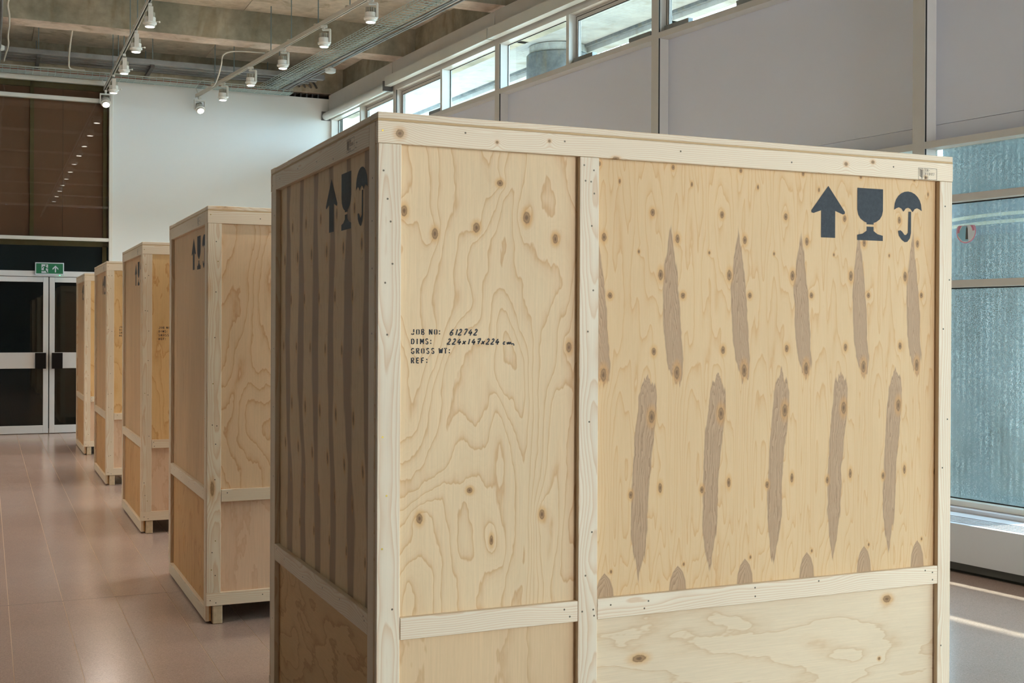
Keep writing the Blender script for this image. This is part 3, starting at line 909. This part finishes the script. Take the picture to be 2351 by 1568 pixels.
# ------------------------------------------------------------------ ceiling services
def basket(name, p0, p1, width, label, pitch=.1, side=.055):
    """wire cable basket from p0 to p1 (left edge), width towards the right of the run"""
    p0, p1 = Vector(p0), Vector(p1)
    d = (p1 - p0); L_ = d.length; d.normalize()
    rgt = Vector((d.y, -d.x, 0))
    e = empty(name, p0); tag(e, label, 'cable tray')
    lw = MB()
    n = max(3, int(width / .05))
    for k in range(n + 1):
        o = rgt * (width * k / n)
        lw.tube([o, o + d * L_], .0040, 4, False)
    for o in (Vector((0, 0, side)), rgt * width + Vector((0, 0, side)), Vector((0, 0, side * .5)), rgt * width + Vector((0, 0, side * .5))):
        lw.tube([o, o + d * L_], .0040, 4, False)
    tag(lw.build('long_wires', M['wire'], e), kind='stuff')
    cw = MB()
    q = 0.0
    while q < L_:
        b0 = d * q
        cw.tube([b0 + Vector((0, 0, side)), b0, b0 + rgt * width, b0 + rgt * width + Vector((0, 0, side))], .0040, 4, False)
        q += pitch
    tag(cw.build('cross_wires', M['wire'], e), kind='stuff')
    return e
basket('cable_basket', (4.07, 18.62, 5.25), (5.52, 5.0, 5.25), .24, 'long wire cable basket running beside the window wall under the beams')
basket('cable_basket', (-2.9, 18.66, 5.22), (4.35, 18.66, 5.22), .26, 'wire cable basket running along the top of the end wall')
basket('cable_basket', (.03, 18.4, 5.24), (.03, 4.0, 5.24), .22, 'wire cable basket at the top left corner running toward the camera')
def cable(name, pts, r, mat, label, group=None):
    # smooth the path
    P = [Vector(p) for p in pts]
    out = []
    for i in range(len(P) - 1):
        a, b, c, d2 = P[max(i - 1, 0)], P[i], P[i + 1], P[min(i + 2, len(P) - 1)]
        for k in range(6):
            t = k / 6
            out.append(.5 * ((2 * b) + (c - a) * t + (2 * a - 5 * b + 4 * c - d2) * t * t + (3 * b - a - 3 * c + d2) * t ** 3))
    out.append(P[-1])
    base = out[0].copy()
    m = MB(); m.tube([q - base for q in out], r, 6)
    o = m.build(name, mat, None, base, True)
    return tag(o, label, 'cable', group)
rr = random.Random(5)
def run(p0, p1, n, wob, z):
    p0, p1 = Vector(p0), Vector(p1)
    return [tuple(p0.lerp(p1, k / n) + Vector((rr.uniform(-wob, wob), rr.uniform(-wob, wob), z + rr.uniform(0, .012)))) for k in range(n + 1)]
cable('cable', run((4.10, 18.5, 5.25), (5.50, 5.2, 5.25), 22, .012, .05), .009, M['cable_white'], 'white cable lying along the left edge of the basket by the windows')
for q in range(3):
    cable('cable', run((4.16 + q * .05, 18.5, 5.25), (5.57 + q * .05, 5.2, 5.25), 16, .012, .012), .012, M['galv'],
          'grey cable lying in the %s of the basket beside the window wall' % ('left lane', 'middle lane', 'right lane')[q])
cable('cable', run((-2.85, 18.44, 5.22), (4.1, 18.46, 5.22), 26, .02, .065), .010, M['cable_white'], 'white cable looping along the front of the basket above the end wall')
for q, mt in enumerate(('cable_pink', 'cable_red', 'galv', 'cable_pink')):
    cable('cable', run((-2.85, 18.49 + q * .04, 5.22), (4.2, 18.49 + q * .04, 5.22), 20, .008, .015), .016, M[mt],
          ('dusty pink cable at the front of the end wall basket', 'red cable in the end wall basket', 'grey cable in the end wall basket', 'dusty pink cable at the back of the end wall basket')[q])
cable('cable', run((.075, 18.3, 5.24), (.075, 4.2, 5.24), 20, .008, .02), .014, M['cable_red'], 'red cable in the basket at the top left corner')
cable('cable', run((.145, 18.3, 5.24), (.145, 4.2, 5.24), 16, .004, .02), .022, M['galv'], 'grey conduit in the basket at the top left corner')
cable('cable', run((.235, 18.3, 5.24), (.235, 4.2, 5.24), 26, .022, .06), .012, M['cable_white'], 'white cable along the edge of the top left basket')
# junction box and drop cable
jb = empty('junction_box', (1.08, 16.9, SLAB_Z)); tag(jb, 'small grey junction box on the ceiling with a drooping white cable', 'junction box')
box('lid', -.06, .06, -.06, .06, -.07, 0, M['spot_fin'], jb, .004)
for q in (-1, 1): box('lug', q * .06 - .02, q * .06 + .02, -.03, .03, -.03, 0, M['spot_fin'], jb)
cable('cable', [(1.06, 16.9, 5.70), (1.04, 16.95, 5.55), (1.03, 17.3, 5.40), (1.05, 17.9, 5.30), (1.10, 18.35, 5.29), (1.3, 18.45, 5.30)], .012, M['cable_white'], 'white cable drooping from the ceiling junction box to the basket')
# steel trunking runs behind
for q in range(4):
    y0 = 18.02 + q * .235
    t_ = box('steel_trunking', -2.9, 4.75 - q * .06, y0, y0 + (.11, .08, .11, .08)[q], 5.385 + .012 * q, 5.46, M['galv'], None, .004)
    tag(t_, 'galvanised steel trunking above the end wall, %s run from the camera' % ('first', 'second', 'third', 'fourth')[q], 'trunking', 'steel trunking runs under the last beam')
for q, xx in enumerate((-1.2, .66, 2.20, 4.05)):
    bk = empty('trunking_bracket', (xx, 18.5, 5.36)); tag(bk, 'dark steel bracket under the trunking, %s from the left' % ('first', 'second', 'third', 'fourth')[q], 'bracket', 'trunking brackets')
    box('channel', -.025, .025, -.48, .40, -.02, .02, M['galv_dark'], bk)
    for yy in (-.46, .38): box('hanger', -.006, .006, yy - .006, yy + .006, .02, .40, M['rod'], bk)
# conduit bends in the dark corner
for q in range(5):
    xx = 4.52 + q * .095
    cable('conduit', [(xx - .35, 18.3, 5.46), (xx - .15, 18.7, 5.45), (xx, 19.05, 5.43), (xx + .02, 19.08, 5.40), (xx + .02, 19.09, 5.30), (xx + .02, 19.09, 5.1)], .018, M['galv_dark'],
          'steel conduit bending down behind the end wall, %s from the left' % ('first', 'second', 'third', 'fourth', 'fifth')[q], 'conduit bends in the dark corner')
# detectors
def puck(loc, label):
    d = empty('detector', loc); tag(d, label, 'smoke detector')
    m = MB(); m.lathe([(.030, .03), (.050, .01), (.070, .0)], 28); smooth_by_angle(m.build('mount', M['plastic'], d))
    m = MB(); m.lathe([(.060, -.056), (.074, -.048), (.077, -.04), (.077, 0)], 28); smooth_by_angle(m.build('cover', M['plastic'], d))
    box('name_plate', -.05, -.02, -.074, -.066, -.028, -.010, M['spot_fin'], d)
    box('indicator', -.012, -.008, -.05, -.046, -.0525, -.050, M['led'], d)
puck((4.41, 16.44, 5.21), 'round white detector below the cable basket by the windows')
puck((.135, 17.3, 5.30), 'round white detector at the left edge below the ceiling')

# ------------------------------------------------------------------ spot tracks
TZ = 5.12
def spot_meshes():
    d = {}
    m = MB(); m.bx(-.018, .018, -.035, .035, -.028, 0); m.lathe([(.014, -.05), (.014, -.028)], 12); d['adapter'] = (m, M['spot_body'])
    m = MB(); m.bx(-.026, .026, -.078, -.062, -.205, -.045); m.bx(-.026, .026, -.078, .02, -.06, -.045)
    for q in (-1, 0, 1): m.bx(q * .015 - .002, q * .015 + .002, -.081, -.078, -.20, -.05)
    d['arm'] = (m, M['spot_body'])
    m = MB(); m.lathe([(.058, -.215), (.062, -.21), (.062, -.15), (.058, -.148)], 28); d['body'] = (m, M['spot_body'])
    m = MB()
    for q in range(16):
        t = q * math.pi / 8
        c, s_ = math.cos(t), math.sin(t)
        m.box8([(c * a - s_ * w, s_ * a + c * w, z) for z in (-.150, -.095) for a, w in ((.02, -.003), (.055, -.003), (.055, .003), (.02, .003))])
    m.lathe([(.03, -.15), (.03, -.09)], 16); d['heat_sink'] = (m, M['spot_fin'])
    m = MB(); m.lathe([(.050, -.252), (.056, -.25), (.056, -.225), (.072, -.222), (.074, -.205), (.066, -.20)], 28); d['bezel'] = (m, M['spot_body'])
    m = MB(); m.lathe([(.046, -.2535), (.046, -.2525)], 28); d['lens'] = (m, M['lens'])
    m = MB(); m.tube([(.062, 0, -.19), (.098, 0, -.188)], .004, 8); m.lathe([(.003, -.199), (.009, -.195), (.011, -.188), (.009, -.181), (.003, -.177)], 10, (.100, 0, 0)); d['knob'] = (m, M['spot_body'])
    return {k: smooth_mesh(k, v) for k, v in d.items()}
def smooth_mesh(k, v):
    me = mesh_data(k, v[0].v, v[0].f, v[1], True)
    try: me.set_sharp_from_angle(angle=math.radians(35))
    except Exception: pass
    return me
SM = spot_meshes()
def lamp(parent, loc, tilt=None, k=1.0):
    ld = bpy.data.lights.new('spot_lamp', 'SPOT')
    ld.energy, ld.color = SPOT_E * k, (1, .87, .73)
    ld.spot_size, ld.spot_blend, ld.shadow_soft_size = math.radians(88), .7, .05
    lo = bpy.data.objects.new('spot_lamp', ld)
    lo.location = loc
    if tilt: lo.rotation_euler = tilt
    link(lo, parent)
def spot(x, y, rz, label, group, k_=1.0):
    e = empty('track_spotlight', (x, y, TZ - .02), rz); tag(e, label, 'spotlight', group)
    for k in ('adapter', 'arm', 'body', 'heat_sink', 'bezel', 'lens', 'knob'):
        o = bpy.data.objects.new(k, SM[k]); link(o, bz if k == 'lens' else e)
        if k == 'bezel': bz = o
    lamp(e, (0, 0, -.262), None, k_)
    return e
def yoke_spot(x, y, rz, label, group):
    e = empty('track_spotlight', (x, y, TZ - .02), rz); tag(e, label, 'spotlight', group)
    o = bpy.data.objects.new('adapter', SM['adapter']); link(o, e)
    m = MB(); m.bx(-.085, .085, -.02, .02, -.07, -.05); m.bx(-.085, -.068, -.02, .02, -.20, -.07); m.bx(.068, .085, -.02, .02, -.20, -.07)
    m.build('yoke', M['spot_body'], e)
    R = Matrix.Rotation(math.radians(-42), 4, 'X')
    for k in ('body', 'heat_sink', 'bezel', 'lens'):
        o = bpy.data.objects.new(k, SM[k]); link(o, e)
        o.matrix_local = Matrix.Translation((0, 0, -.165)) @ R @ Matrix.Translation((0, 0, .17))
    p = Matrix.Translation((0, 0, -.165)) @ R @ Vector((0, 0, -.095))
    lamp(e, p, (math.radians(-42), 0, 0))
    return e
def track(name, p0, p1, rods, label):
    p0, p1 = Vector(p0), Vector(p1)
    d = p1 - p0; L_ = d.length
    rz = math.atan2(d.y, d.x) - math.pi / 2
    e = empty(name, p0, rz); tag(e, label, 'lighting track')
    m = MB(); m.bx(-.018, .018, 0, L_, .012, .034); m.bx(-.018, -.012, 0, L_, -.016, .012); m.bx(.012, .018, 0, L_, -.016, .012)
    m.build('rail', M['track'], e)
    box('slot', -.012, .012, 0, L_, .008, .011, M['gasket'], e)
    for s_ in rods:
        mm = MB(); mm.tube([(-.03, s_, .03), (-.03, s_, SLAB_Z - TZ)], .0065, 6); mm.build('suspension_rod', M['rod'], e)
        box('rod_clamp', -.045, .022, s_ - .02, s_ + .02, .030, .052, M['spot_fin'], e, .003)
    return e
track('spot_track', (1.61, 18.86, TZ), (1.61, -4.0, TZ), [18.86 - q for q in (17.92, 17.15, 16.41, 15.68, 14.89, 14.12, 13.3, 12.5, 10.0, 7.5, 5.0, 2.5)], 'white suspended lighting track on the left, running straight at the camera')
D2 = Vector((3.735 - 2.945, 12.48 - 18.83, 0)); D2.normalize()
T2 = Vector((2.945, 18.83, TZ)); T2e = T2 + D2 * 22
track('spot_track', T2, T2e, [.86, 1.76, 3.3, 4.05, 4.95, 5.9, 6.8, 9, 11.5, 14, 16.5, 19], 'white suspended lighting track on the right, angled along the window wall')
og = 'white spotlights on the left track'
names = ('farthest upright', 'second upright from the far end', 'third upright from the far end', 'nearest visible')
yoke_spot(1.62, 18.80, 0, 'tilted yoke spotlight at the far end of the left track', og)
for q, yy in enumerate((17.61, 16.20, 14.86, 13.54)):
    spot(1.62, yy, 0, 'white spotlight on the left track, %s' % names[q], og)
for q in range(7):
    spot(1.62, 12.2 - q * 1.33, 0, 'white spotlight on the left track, nearer the camera than those in view', og)
og = 'white spotlights on the right track'
a2 = math.atan2(D2.y, D2.x) + math.pi / 2
def t2(y): return T2 + D2 * ((y - T2.y) / D2.y)
p = t2(18.72); yoke_spot(p.x + .02, p.y, a2, 'tilted yoke spotlight at the far end of the right track', og)
names = ('farthest upright', 'second upright from the far end', 'third upright from the far end', 'fourth upright from the far end', 'cut by the top edge of the picture')
for q, yy in enumerate((17.5, 16.27, 15.03, 13.66, 12.35)):
    p = t2(yy); spot(p.x, p.y, math.radians(62), 'white spotlight on the right track, %s' % names[q], og)
for q in range(9):
    p = t2(11.0 - q * 1.5); spot(p.x, p.y, math.radians(62), 'white spotlight on the right track, nearer the camera than those in view', og, .3 if q > 2 else .8)
track('spot_track', (-1.3, 18.86, TZ), (-1.3, 6.5, TZ), [.9, 3.4, 5.9, 8.4, 10.9], 'unseen white lighting track added at the far left to brighten the crate ends')  # added out of view to light the crates' left ends and the floor
for q in range(7):
    spot(-1.3, 18.0 - q * 1.7, 0, 'unseen white spotlight added on the far left track', 'added white spotlights at the far left', 1.5)
cable('cable', [(2.96, 18.75, 5.16), (2.93, 18.72, 5.24), (3.0, 18.6, 5.33), (3.1, 18.55, 5.34), (3.2, 18.5, 5.28)], .006, M['cable_white'], 'thin white feed cable looping to the far end of the right track')
cable('cable', [(1.60, 18.80, 5.16), (1.57, 18.76, 5.24), (1.60, 18.65, 5.33), (1.5, 18.5, 5.30)], .006, M['cable_white'], 'thin white feed cable looping to the far end of the left track')
cable('cable', [(3.34, 15.75, 5.19), (3.0, 15.95, 5.22), (2.86, 16.05, 5.18), (2.84, 16.1, 5.05), (2.86, 16.5, 4.95), (2.92, 17.2, 4.98), (3.0, 18.3, 5.2)], .009, M['cable_white'], 'white cable drooping from the middle of the right track to the end wall basket')
# driver box on the slab behind the second beam
dv = empty('driver_box', (3.78, 17.0, SLAB_Z)); tag(dv, 'grey driver box with dark connectors on the ceiling beyond the beam', 'box')
box('case', -.20, .05, -.05, .05, -.07, 0, M['spot_fin'], dv, .004)
box('connector', .05, .17, -.03, .03, -.055, -.02, M['gasket'], dv)

# ------------------------------------------------------------------ crates
CL, CW, CH = 2.2322, 1.4664, 2.24
STENCIL = {
    'J': [[(.5, 1), (.5, .42)], [(.5, .28), (.42, .06), (.25, 0)], [(.16, .02), (.06, .2)]],
    'O': [[(.22, .98), (.08, .8), (.08, .2), (.22, .02)], [(.42, .98), (.56, .8), (.56, .2), (.42, .02)]],
    'B': [[(.08, 1), (.08, 0)], [(.2, 1), (.42, .95), (.48, .76), (.4, .56), (.2, .52)], [(.2, .46), (.46, .4), (.54, .22), (.44, .04), (.2, 0)]],
    'N': [[(.08, 1), (.08, 0)], [(.56, 1), (.56, 0)], [(.16, .9), (.48, .12)]],
    ':': [[(.1, .28), (.1, .04)], [(.1, .80), (.1, .56)]],
    'D': [[(.08, 1), (.08, 0)], [(.2, 1), (.44, .9), (.55, .6), (.55, .4), (.44, .1), (.2, 0)]],
    'I': [[(.2, 1), (.2, 0)]],
    'M': [[(.06, 1), (.06, 0)], [(.62, 1), (.62, 0)], [(.14, .9), (.32, .3)], [(.38, .3), (.54, .9)]],
    'S': [[(.52, .8), (.42, .97), (.2, .97), (.1, .78), (.18, .58)], [(.26, .52), (.46, .42), (.54, .22), (.44, .03), (.2, .03), (.08, .2)]],
    'G': [[(.52, .8), (.4, .98), (.2, .96), (.08, .75), (.08, .55)], [(.08, .42), (.1, .18), (.24, .02), (.44, .05), (.54, .2), (.54, .42), (.34, .42)]],
    'R': [[(.08, 1), (.08, 0)], [(.2, 1), (.46, .93), (.52, .74), (.44, .54), (.2, .5)], [(.3, .44), (.56, 0)]],
    'W': [[(.02, 1), (.16, .05)], [(.22, .1), (.34, .8)], [(.4, .8), (.5, .1)], [(.56, .05), (.7, 1)]],
    'T': [[(.04, .96), (.26, .96)], [(.38, .96), (.6, .96)], [(.32, .88), (.32, 0)]],
    'E': [[(.08, 1), (.08, 0)], [(.2, .96), (.5, .96)], [(.2, .5), (.44, .5)], [(.2, .04), (.5, .04)]],
    'F': [[(.08, 1), (.08, 0)], [(.2, .96), (.5, .96)], [(.2, .52), (.44, .52)]],
    'C': [[(.52, .8), (.4, .98), (.2, .96), (.08, .75), (.08, .25), (.22, .02), (.42, .03), (.52, .2)]],
    'H': [[(.08, 1), (.08, 0)], [(.52, 1), (.52, 0)], [(.08, .5), (.52, .5)]],
    '-': [[(.1, .5), (.5, .5)]],
    '0': [[(.2, .98), (.08, .8), (.08, .2), (.22, .02), (.42, .02), (.54, .2), (.54, .8), (.42, .98), (.2, .98)]],
    '1': [[(.12, .82), (.32, 1), (.32, 0)]],
    '2': [[(.08, .8), (.2, .98), (.44, .98), (.52, .76), (.4, .5), (.06, .03), (.54, .03)]],
    ' ': [],
}
HAND = {
    '6': [[(.52, 1), (.2, .62), (.08, .25), (.22, 0), (.48, .1), (.52, .36), (.3, .46), (.12, .34)]],
    '1': [[(.3, 1), (.22, 0)]],
    '2': [[(.12, .82), (.3, 1), (.5, .86), (.4, .5), (.02, .04), (.62, .06)]],
    '7': [[(.08, .95), (.56, .98), (.2, 0)]],
    'y': [[(.05, .92), (.3, .98), (.62, .98), (.28, 0)], [(.14, .5), (.52, .54)]],
    '4': [[(.36, 1), (.04, .36), (.66, .42)], [(.48, .66), (.36, -.05)]],
    'x': [[(.06, .62), (.54, .02)], [(.58, .60), (.0, .04)]],
    'c': [[(.42, .42), (.2, .42), (.08, .18), (.2, .02), (.44, .1)]],
    'm': [[(-.1, .42), (0, .04), (.22, .40), (.34, .06), (.58, .38), (.7, .08), (1.1, .10), (1.3, -.02), (1.34, -.26)]],
    ' ': [],
}
def spline(P, n=5):
    if len(P) < 3: return P
    out = []
    for i in range(len(P) - 1):
        a, b, c, d = P[max(i - 1, 0)], P[i], P[i + 1], P[min(i + 2, len(P) - 1)]
        for k in range(n):
            t = k / n
            out.append(tuple(.5 * (2 * b[j] + (c[j] - a[j]) * t + (2 * a[j] - 5 * b[j] + 4 * c[j] - d[j]) * t * t + (3 * b[j] - a[j] - 3 * c[j] + d[j]) * t ** 3) for j in (0, 1)))
    return out + [P[-1]]
def stroke(mb, pts, w, plane):
    """one mitred ribbon along the points, with a little round at both ends"""
    n = len(pts)
    Lp, Rp = [], []
    for i, (a, b) in enumerate(pts):
        p0, p1 = pts[max(i - 1, 0)], pts[min(i + 1, n - 1)]
        dx, dz = p1[0] - p0[0], p1[1] - p0[1]
        l = math.hypot(dx, dz) or 1e-6
        k = w / 2 * (.55 if i in (0, n - 1) and n > 3 else 1)
        Lp.append((a - dz / l * k, b + dx / l * k)); Rp.append((a + dz / l * k, b - dx / l * k))
    for i in range(n - 1):
        mb.poly([plane(*Lp[i]), plane(*Rp[i]), plane(*Rp[i + 1]), plane(*Lp[i + 1])])
def write(mb, text, x, z, h, pitch, w, plane, table, slant=0.0, widths=None):
    for ch in text:
        for st_ in table[ch]:
            pts = [(x + (a + b * slant) * h, z + b * h) for a, b in st_]
            stroke(mb, spline(pts) if table is HAND else pts, w, plane)
        x += pitch * ({' ': .55, ':': .5, 'I': .8, '1': .62}.get(ch, 1.0))

ARROW = [(0, 2.106), (.030, 2.070), (.066, 2.026), (.074, 2.016), (.073, 2.009), (.064, 2.007), (.031, 2.018), (.031, 1.922),
         (-.031, 1.922), (-.031, 2.018), (-.064, 2.007), (-.073, 2.009), (-.074, 2.016), (-.066, 2.026), (-.030, 2.070)]
CUP = [(-.0585, 2.106), (.0585, 2.106), (.0585, 2.028), (.054, 2.010), (.044, 1.996), (.028, 1.986), (.016, 1.982), (.016, 1.976), (-.016, 1.976),
       (-.016, 1.982), (-.028, 1.986), (-.044, 1.996), (-.054, 2.010), (-.0585, 2.028)]
FOOT = [(-.016, 1.968), (.016, 1.968), (.016, 1.953), (.034, 1.942), (.0585, 1.937), (.0585, 1.918), (-.0585, 1.918), (-.0585, 1.937), (-.034, 1.942), (-.016, 1.953)]
def umbrella_polys():
    top = [(.064 * math.cos(t * math.pi / 12), 2.042 + .062 * math.sin(t * math.pi / 12)) for t in range(13)]
    bot = []
    for k in range(3):                       # scalloped rim
        x0 = -.064 + k * .0427
        bot += [(x0 + .002, 2.030), (x0 + .010, 2.040), (x0 + .021, 2.044), (x0 + .033, 2.040), (x0 + .041, 2.030)]
    bot[0] = (-.065, 2.034); bot[-1] = (.065, 2.034)
    shaft = [(.002, 2.030), (.015, 2.030), (.015, 1.952), (.010, 1.932), (-.002, 1.919), (-.014, 1.917), (-.028, 1.925), (-.042, 1.940), (-.046, 1.958),
             (-.034, 1.960), (-.026, 1.955), (-.016, 1.944), (-.008, 1.944), (0, 1.952)]
    return [top + bot, shaft]
def stencils(parent, plane, xs):
    """up arrow, fragile glass and keep-dry umbrella at the three centres"""
    for nm, c, polys in (('arrow_stencil', xs[0], [ARROW]), ('glass_stencil', xs[1], [CUP, FOOT]), ('umbrella_stencil', xs[2], umbrella_polys())):
        m = MB()
        for P in polys: m.poly([plane(c + a, b) for a, b in P])
        o = m.build(nm, M['ink'], parent)
        bm = bmesh.new(); bm.from_mesh(o.data); bmesh.ops.triangulate(bm, faces=bm.faces); bm.to_mesh(o.data); bm.free()

def stamp(parent, plane, x0, z0):
    m = MB()
    w = .0011
    P = lambda a, b: plane(x0 + a, z0 + b)
    for pts in ([(0, 0), (.087, .001), (.087, .042), (0, .042), (0, 0)], [(.0305, 0), (.0305, .042)]):
        ribbon(m, pts, w, P)
    ribbon(m, [(.0175, .002), (.0175, .040)], .0018, P)
    for k in range(6):
        zz_ = .008 + k * .0048
        ribbon(m, [(.0165, zz_), (.006, zz_ + .006)], .0022, P)
        ribbon(m, [(.0185, zz_), (.026, zz_ + .005)], .0010, P)
    write(m, 'GB-', .034, .0305, .0085, .0078, .0013, P, STENCIL)
    write(m, 'FC0122', .034, .0175, .0085, .0078, .0013, P, STENCIL)
    write(m, 'HT', .034, .003, .0085, .0078, .0013, P, STENCIL)
    m.build('heat_treatment_stamp', M['ink'], parent, -parent.location)

def crate(x, y, label, mats, text=0, front_marks=False, seed=1, header='pine_x'):
    c = empty('packing_crate', (x, y, 0)); tag(c, label, 'crate', 'plywood packing crates in a row')
    T, P = .02, .029
    bv = .0014
    L_, W_, H_ = CL, CW, CH
    zt = 2.2142
    hb, r0, r1 = 2.1474, .6544, .7204
    B = lambda n, x0, x1, y0, y1, z0, z1, ax: box(n, x0, x1, y0, y1, z0, z1, M['pine_' + ax] if ax in 'xyz' else M[ax], c, bv)
    # front
    rail_f = B('top_rail', 0, L_, 0, T, hb, zt, header)
    B('post', .002, .0744, 0, T, .1695, hb - .001, 'z')
    B('post', .6755, .7446, 0, T, .1695, hb - .001, 'z')
    B('post', 2.169, L_ - .003, 0, T, .1695, hb - .001, 'z')
    B('middle_rail', .0765, .6745, 0, T, r0, r1, 'x')
    B('middle_rail', .7456, 2.1680, 0, T, r0, r1, 'x')
    B('bottom_rail', 0, L_, 0, T, .10, .169, 'x')
    S = lambda n, x0, x1, y0, y1, z0, z1, mt: box(n, x0, x1, y0, y1, z0, z1, M[mt], c, 0, True)
    pan_l = S('panel', .001, .709, T, P, .687, 2.2, mats['fl'])
    pan_r = S('panel', .711, L_ - .001, T, P, .687, 2.2, mats['fr'])
    S('panel', .001, .709, T, P, .11, .686, mats['ll'])
    S('panel', .711, L_ - .001, T, P, .11, .686, mats['lr'])
    # left end (and the right one like it)
    for sx in (0, 1):
        X = (lambda a, b: (a, b)) if sx == 0 else (lambda a, b: (L_ - b, L_ - a))
        a, b = X(0, T)
        B('end_post', a, b, P, .088, .012, zt, 'z')
        B('end_post', a, b, 1.3717, W_ - P, .012, zt, 'z')
        er = B('end_top_rail', a, b, .089, 1.3707, hb, zt, 'y')
        if sx == 0: rail_e = er
        B('end_middle_rail', a, b, .089, 1.3707, .6558, .7226, 'y')
        B('end_bottom_rail', a, b, .089, 1.3707, .012, .085, 'y')
        a, b = X(T, P)
        ep_o = S('end_panel', a, b, P, W_ - P, .69, zt - .002, mats['eu'])
        if sx == 0: pan_e = ep_o
        S('end_panel', a, b, P, W_ - P, .014, .689, mats['el'])
    # back
    S('back_panel', .001, L_ - .001, W_ - P, W_ - T, .11, 2.2, mats['ll'])
    B('back_rail', 0, L_, W_ - T, W_, hb, zt, 'x')
    B('back_rail', 0, L_, W_ - T, W_, .10, .169, 'x')
    for q in (.002, 1.08, L_ - .075): B('back_post', q, q + .072, W_ - T, W_, .1695, hb - .001, 'z')
    # lid
    box('lid_sheet', .001, L_ - .001, .001, W_ - .001, zt + .0005, 2.2208, M['ply_edge'], c)
    B('lid_board', 0, L_ - .001, 0, .075, 2.2210, H_, 'x')
    B('lid_board', 0, L_ - .001, W_ - .075, W_, 2.2210, H_, 'x')
    for q in (.0, L_ - .076):
        B('lid_board', q, q + .075, .076, 1.172, 2.2210, H_ - .001, 'y')
        B('lid_board', q, q + .075, 1.180, W_ - .076, 2.2210, H_ - .002, 'y')
    # bearers
    for q in (.034, 1.09, L_ - .086):
        box('bearer', q, q + .052, .004, W_ - .004, 0, .0995, M['rough_pine'], c, .004)
    # screws
    rs = random.Random(seed)
    m, mbz = MB(), MB()
    def dot(px, pz, face, r=.0032, mm=m):
        pts = [(px + r * math.cos(t * math.pi / 4), pz + r * math.sin(t * math.pi / 4)) for t in range(8)]
        mm.poly([(a, -.0006, b) for a, b in pts] if face == 'f' else [(-.0006, a, b) for a, b in pts[::-1]])
    for zc in (.28, .42, .75, .95, 1.10, 1.30, 1.55, 1.75, 1.95, 2.06):
        for px in (.02, .045):
            if rs.random() < .6: dot(px + rs.uniform(-.006, .012), zc + rs.uniform(-.04, .04), 'f', mm=mbz if rs.random() < .25 else m)
        if rs.random() < .6: dot(.71 + rs.uniform(-.02, .02), zc + rs.uniform(-.05, .05), 'f')
        if rs.random() < .7: dot(2.2 + rs.uniform(-.015, .02), zc + rs.uniform(-.05, .05), 'f')
        for py in (.058, 1.405):
            if rs.random() < .6: dot(py + rs.uniform(-.012, .012), zc + rs.uniform(-.05, .05), 'e')
    for px in (.10, .64, .78, .92, 1.35, 1.62, 2.10, 2.14):
        for zc in (.672, .703):
            if rs.random() < .75: dot(px + rs.uniform(-.015, .015), zc + rs.uniform(-.006, .006), 'f')
    for px, zc in ((.69, 2.12), (.725, 2.105), (.695, 2.07), (.715, 2.068), (.69, .685), (.73, .688), (.733, .668), (.02, .13), (.05, .115), (.3, .14)): dot(px, zc, 'f')
    for px in (.015, .28, .62, 1.05, 1.5, 1.95): dot(px, 2.18 + rs.uniform(-.015, .015), 'f', mm=mbz if px < .1 else m)
    for py in (.12, .13, .4, .62, .9, 1.2, 1.33):
        dot(py, .69 + rs.uniform(-.022, .022), 'e'); dot(py + .1, 2.18 + rs.uniform(-.02, .02), 'e')
    tag(m.build('screw_heads', M['screw'], c), kind='stuff')
    if mbz.v: tag(mbz.build('brass_screw_heads', M['screw_brass'], c), kind='stuff')
    # stencils
    fp = lambda a, b: (a, T - .0006, b)
    ep = lambda a, b: (T - .0006, -a, b)
    stencils(pan_e, ep, (-.593, -.409, -.231))
    stamp(rail_e, lambda a, b: (-.0006, -a, b), -.335, 2.158)
    if front_marks:
        stencils(pan_r, fp, (1.674, 1.8615, 2.036))
        stamp(rail_f, lambda a, b: (a, -.0006, b), 2.066, 2.1485)
    if text:
        m = MB()
        x0, z0, h = .114 + (0 if text == 1 else .012), 1.5745, .0165
        write(m, 'JOB NO:', x0, z0, h, .0162, .0036, fp, STENCIL)
        write(m, 'DIMS:', x0, z0 - .029, h, .0162, .0036, fp, STENCIL)
        write(m, 'GROSS WT:', x0, z0 - .058, h, .0162, .0036, fp, STENCIL)
        write(m, 'REF:', x0, z0 - .087, h, .0162, .0036, fp, STENCIL)
        m.build('stencilled_text', M['ink'], pan_l)
    if text == 1:
        m = MB()
        write(m, '612742', .238, 1.5730, .0180, .0172, .0040, fp, HAND, .22)
        write(m, '224x1', .230, 1.5445, .0170, .0168, .0040, fp, HAND, .2)
        write(m, '4yx224 cm', .3115, 1.5445, .0170, .0160, .0040, fp, HAND, .2)
        m.build('handwritten_numbers', M['marker'], pan_l)
    return c

far = dict(fl='ply_yellow', fr='ply_yellow', ll='ply_pink', lr='ply_pink', eu='ply_end_pale', el='ply_end_orange')
c1 = crate(1.0669, 3.4338, 'large plywood packing crate nearest the camera, with streaked veneer and a handwritten job number',
      dict(fl='ply_front_left', fr='ply_front_right', ll='ply_low_warm', lr='ply_low_pale', eu='ply_end_streaks', el='ply_end_low'), 1, True, 11, 'pine_header')
crate(1.0799, 6.5068, 'plywood packing crate second in the row, showing wavy pinkish grain on its front',
      dict(far, fl='ply_wavy', fr='ply_wavy'), 0, False, 12)
crate(1.0919, 9.5429, 'plywood packing crate third in the row, in the middle, with stencilled text on yellow ply', far, 2, False, 13)
crate(1.0966, 12.5748, 'plywood packing crate fourth in the row, between the middle and the farthest crates', far, 2, False, 14)
crate(1.1053, 15.6326, 'plywood packing crate farthest from the camera, standing by the glass double door', far, 2, False, 15)
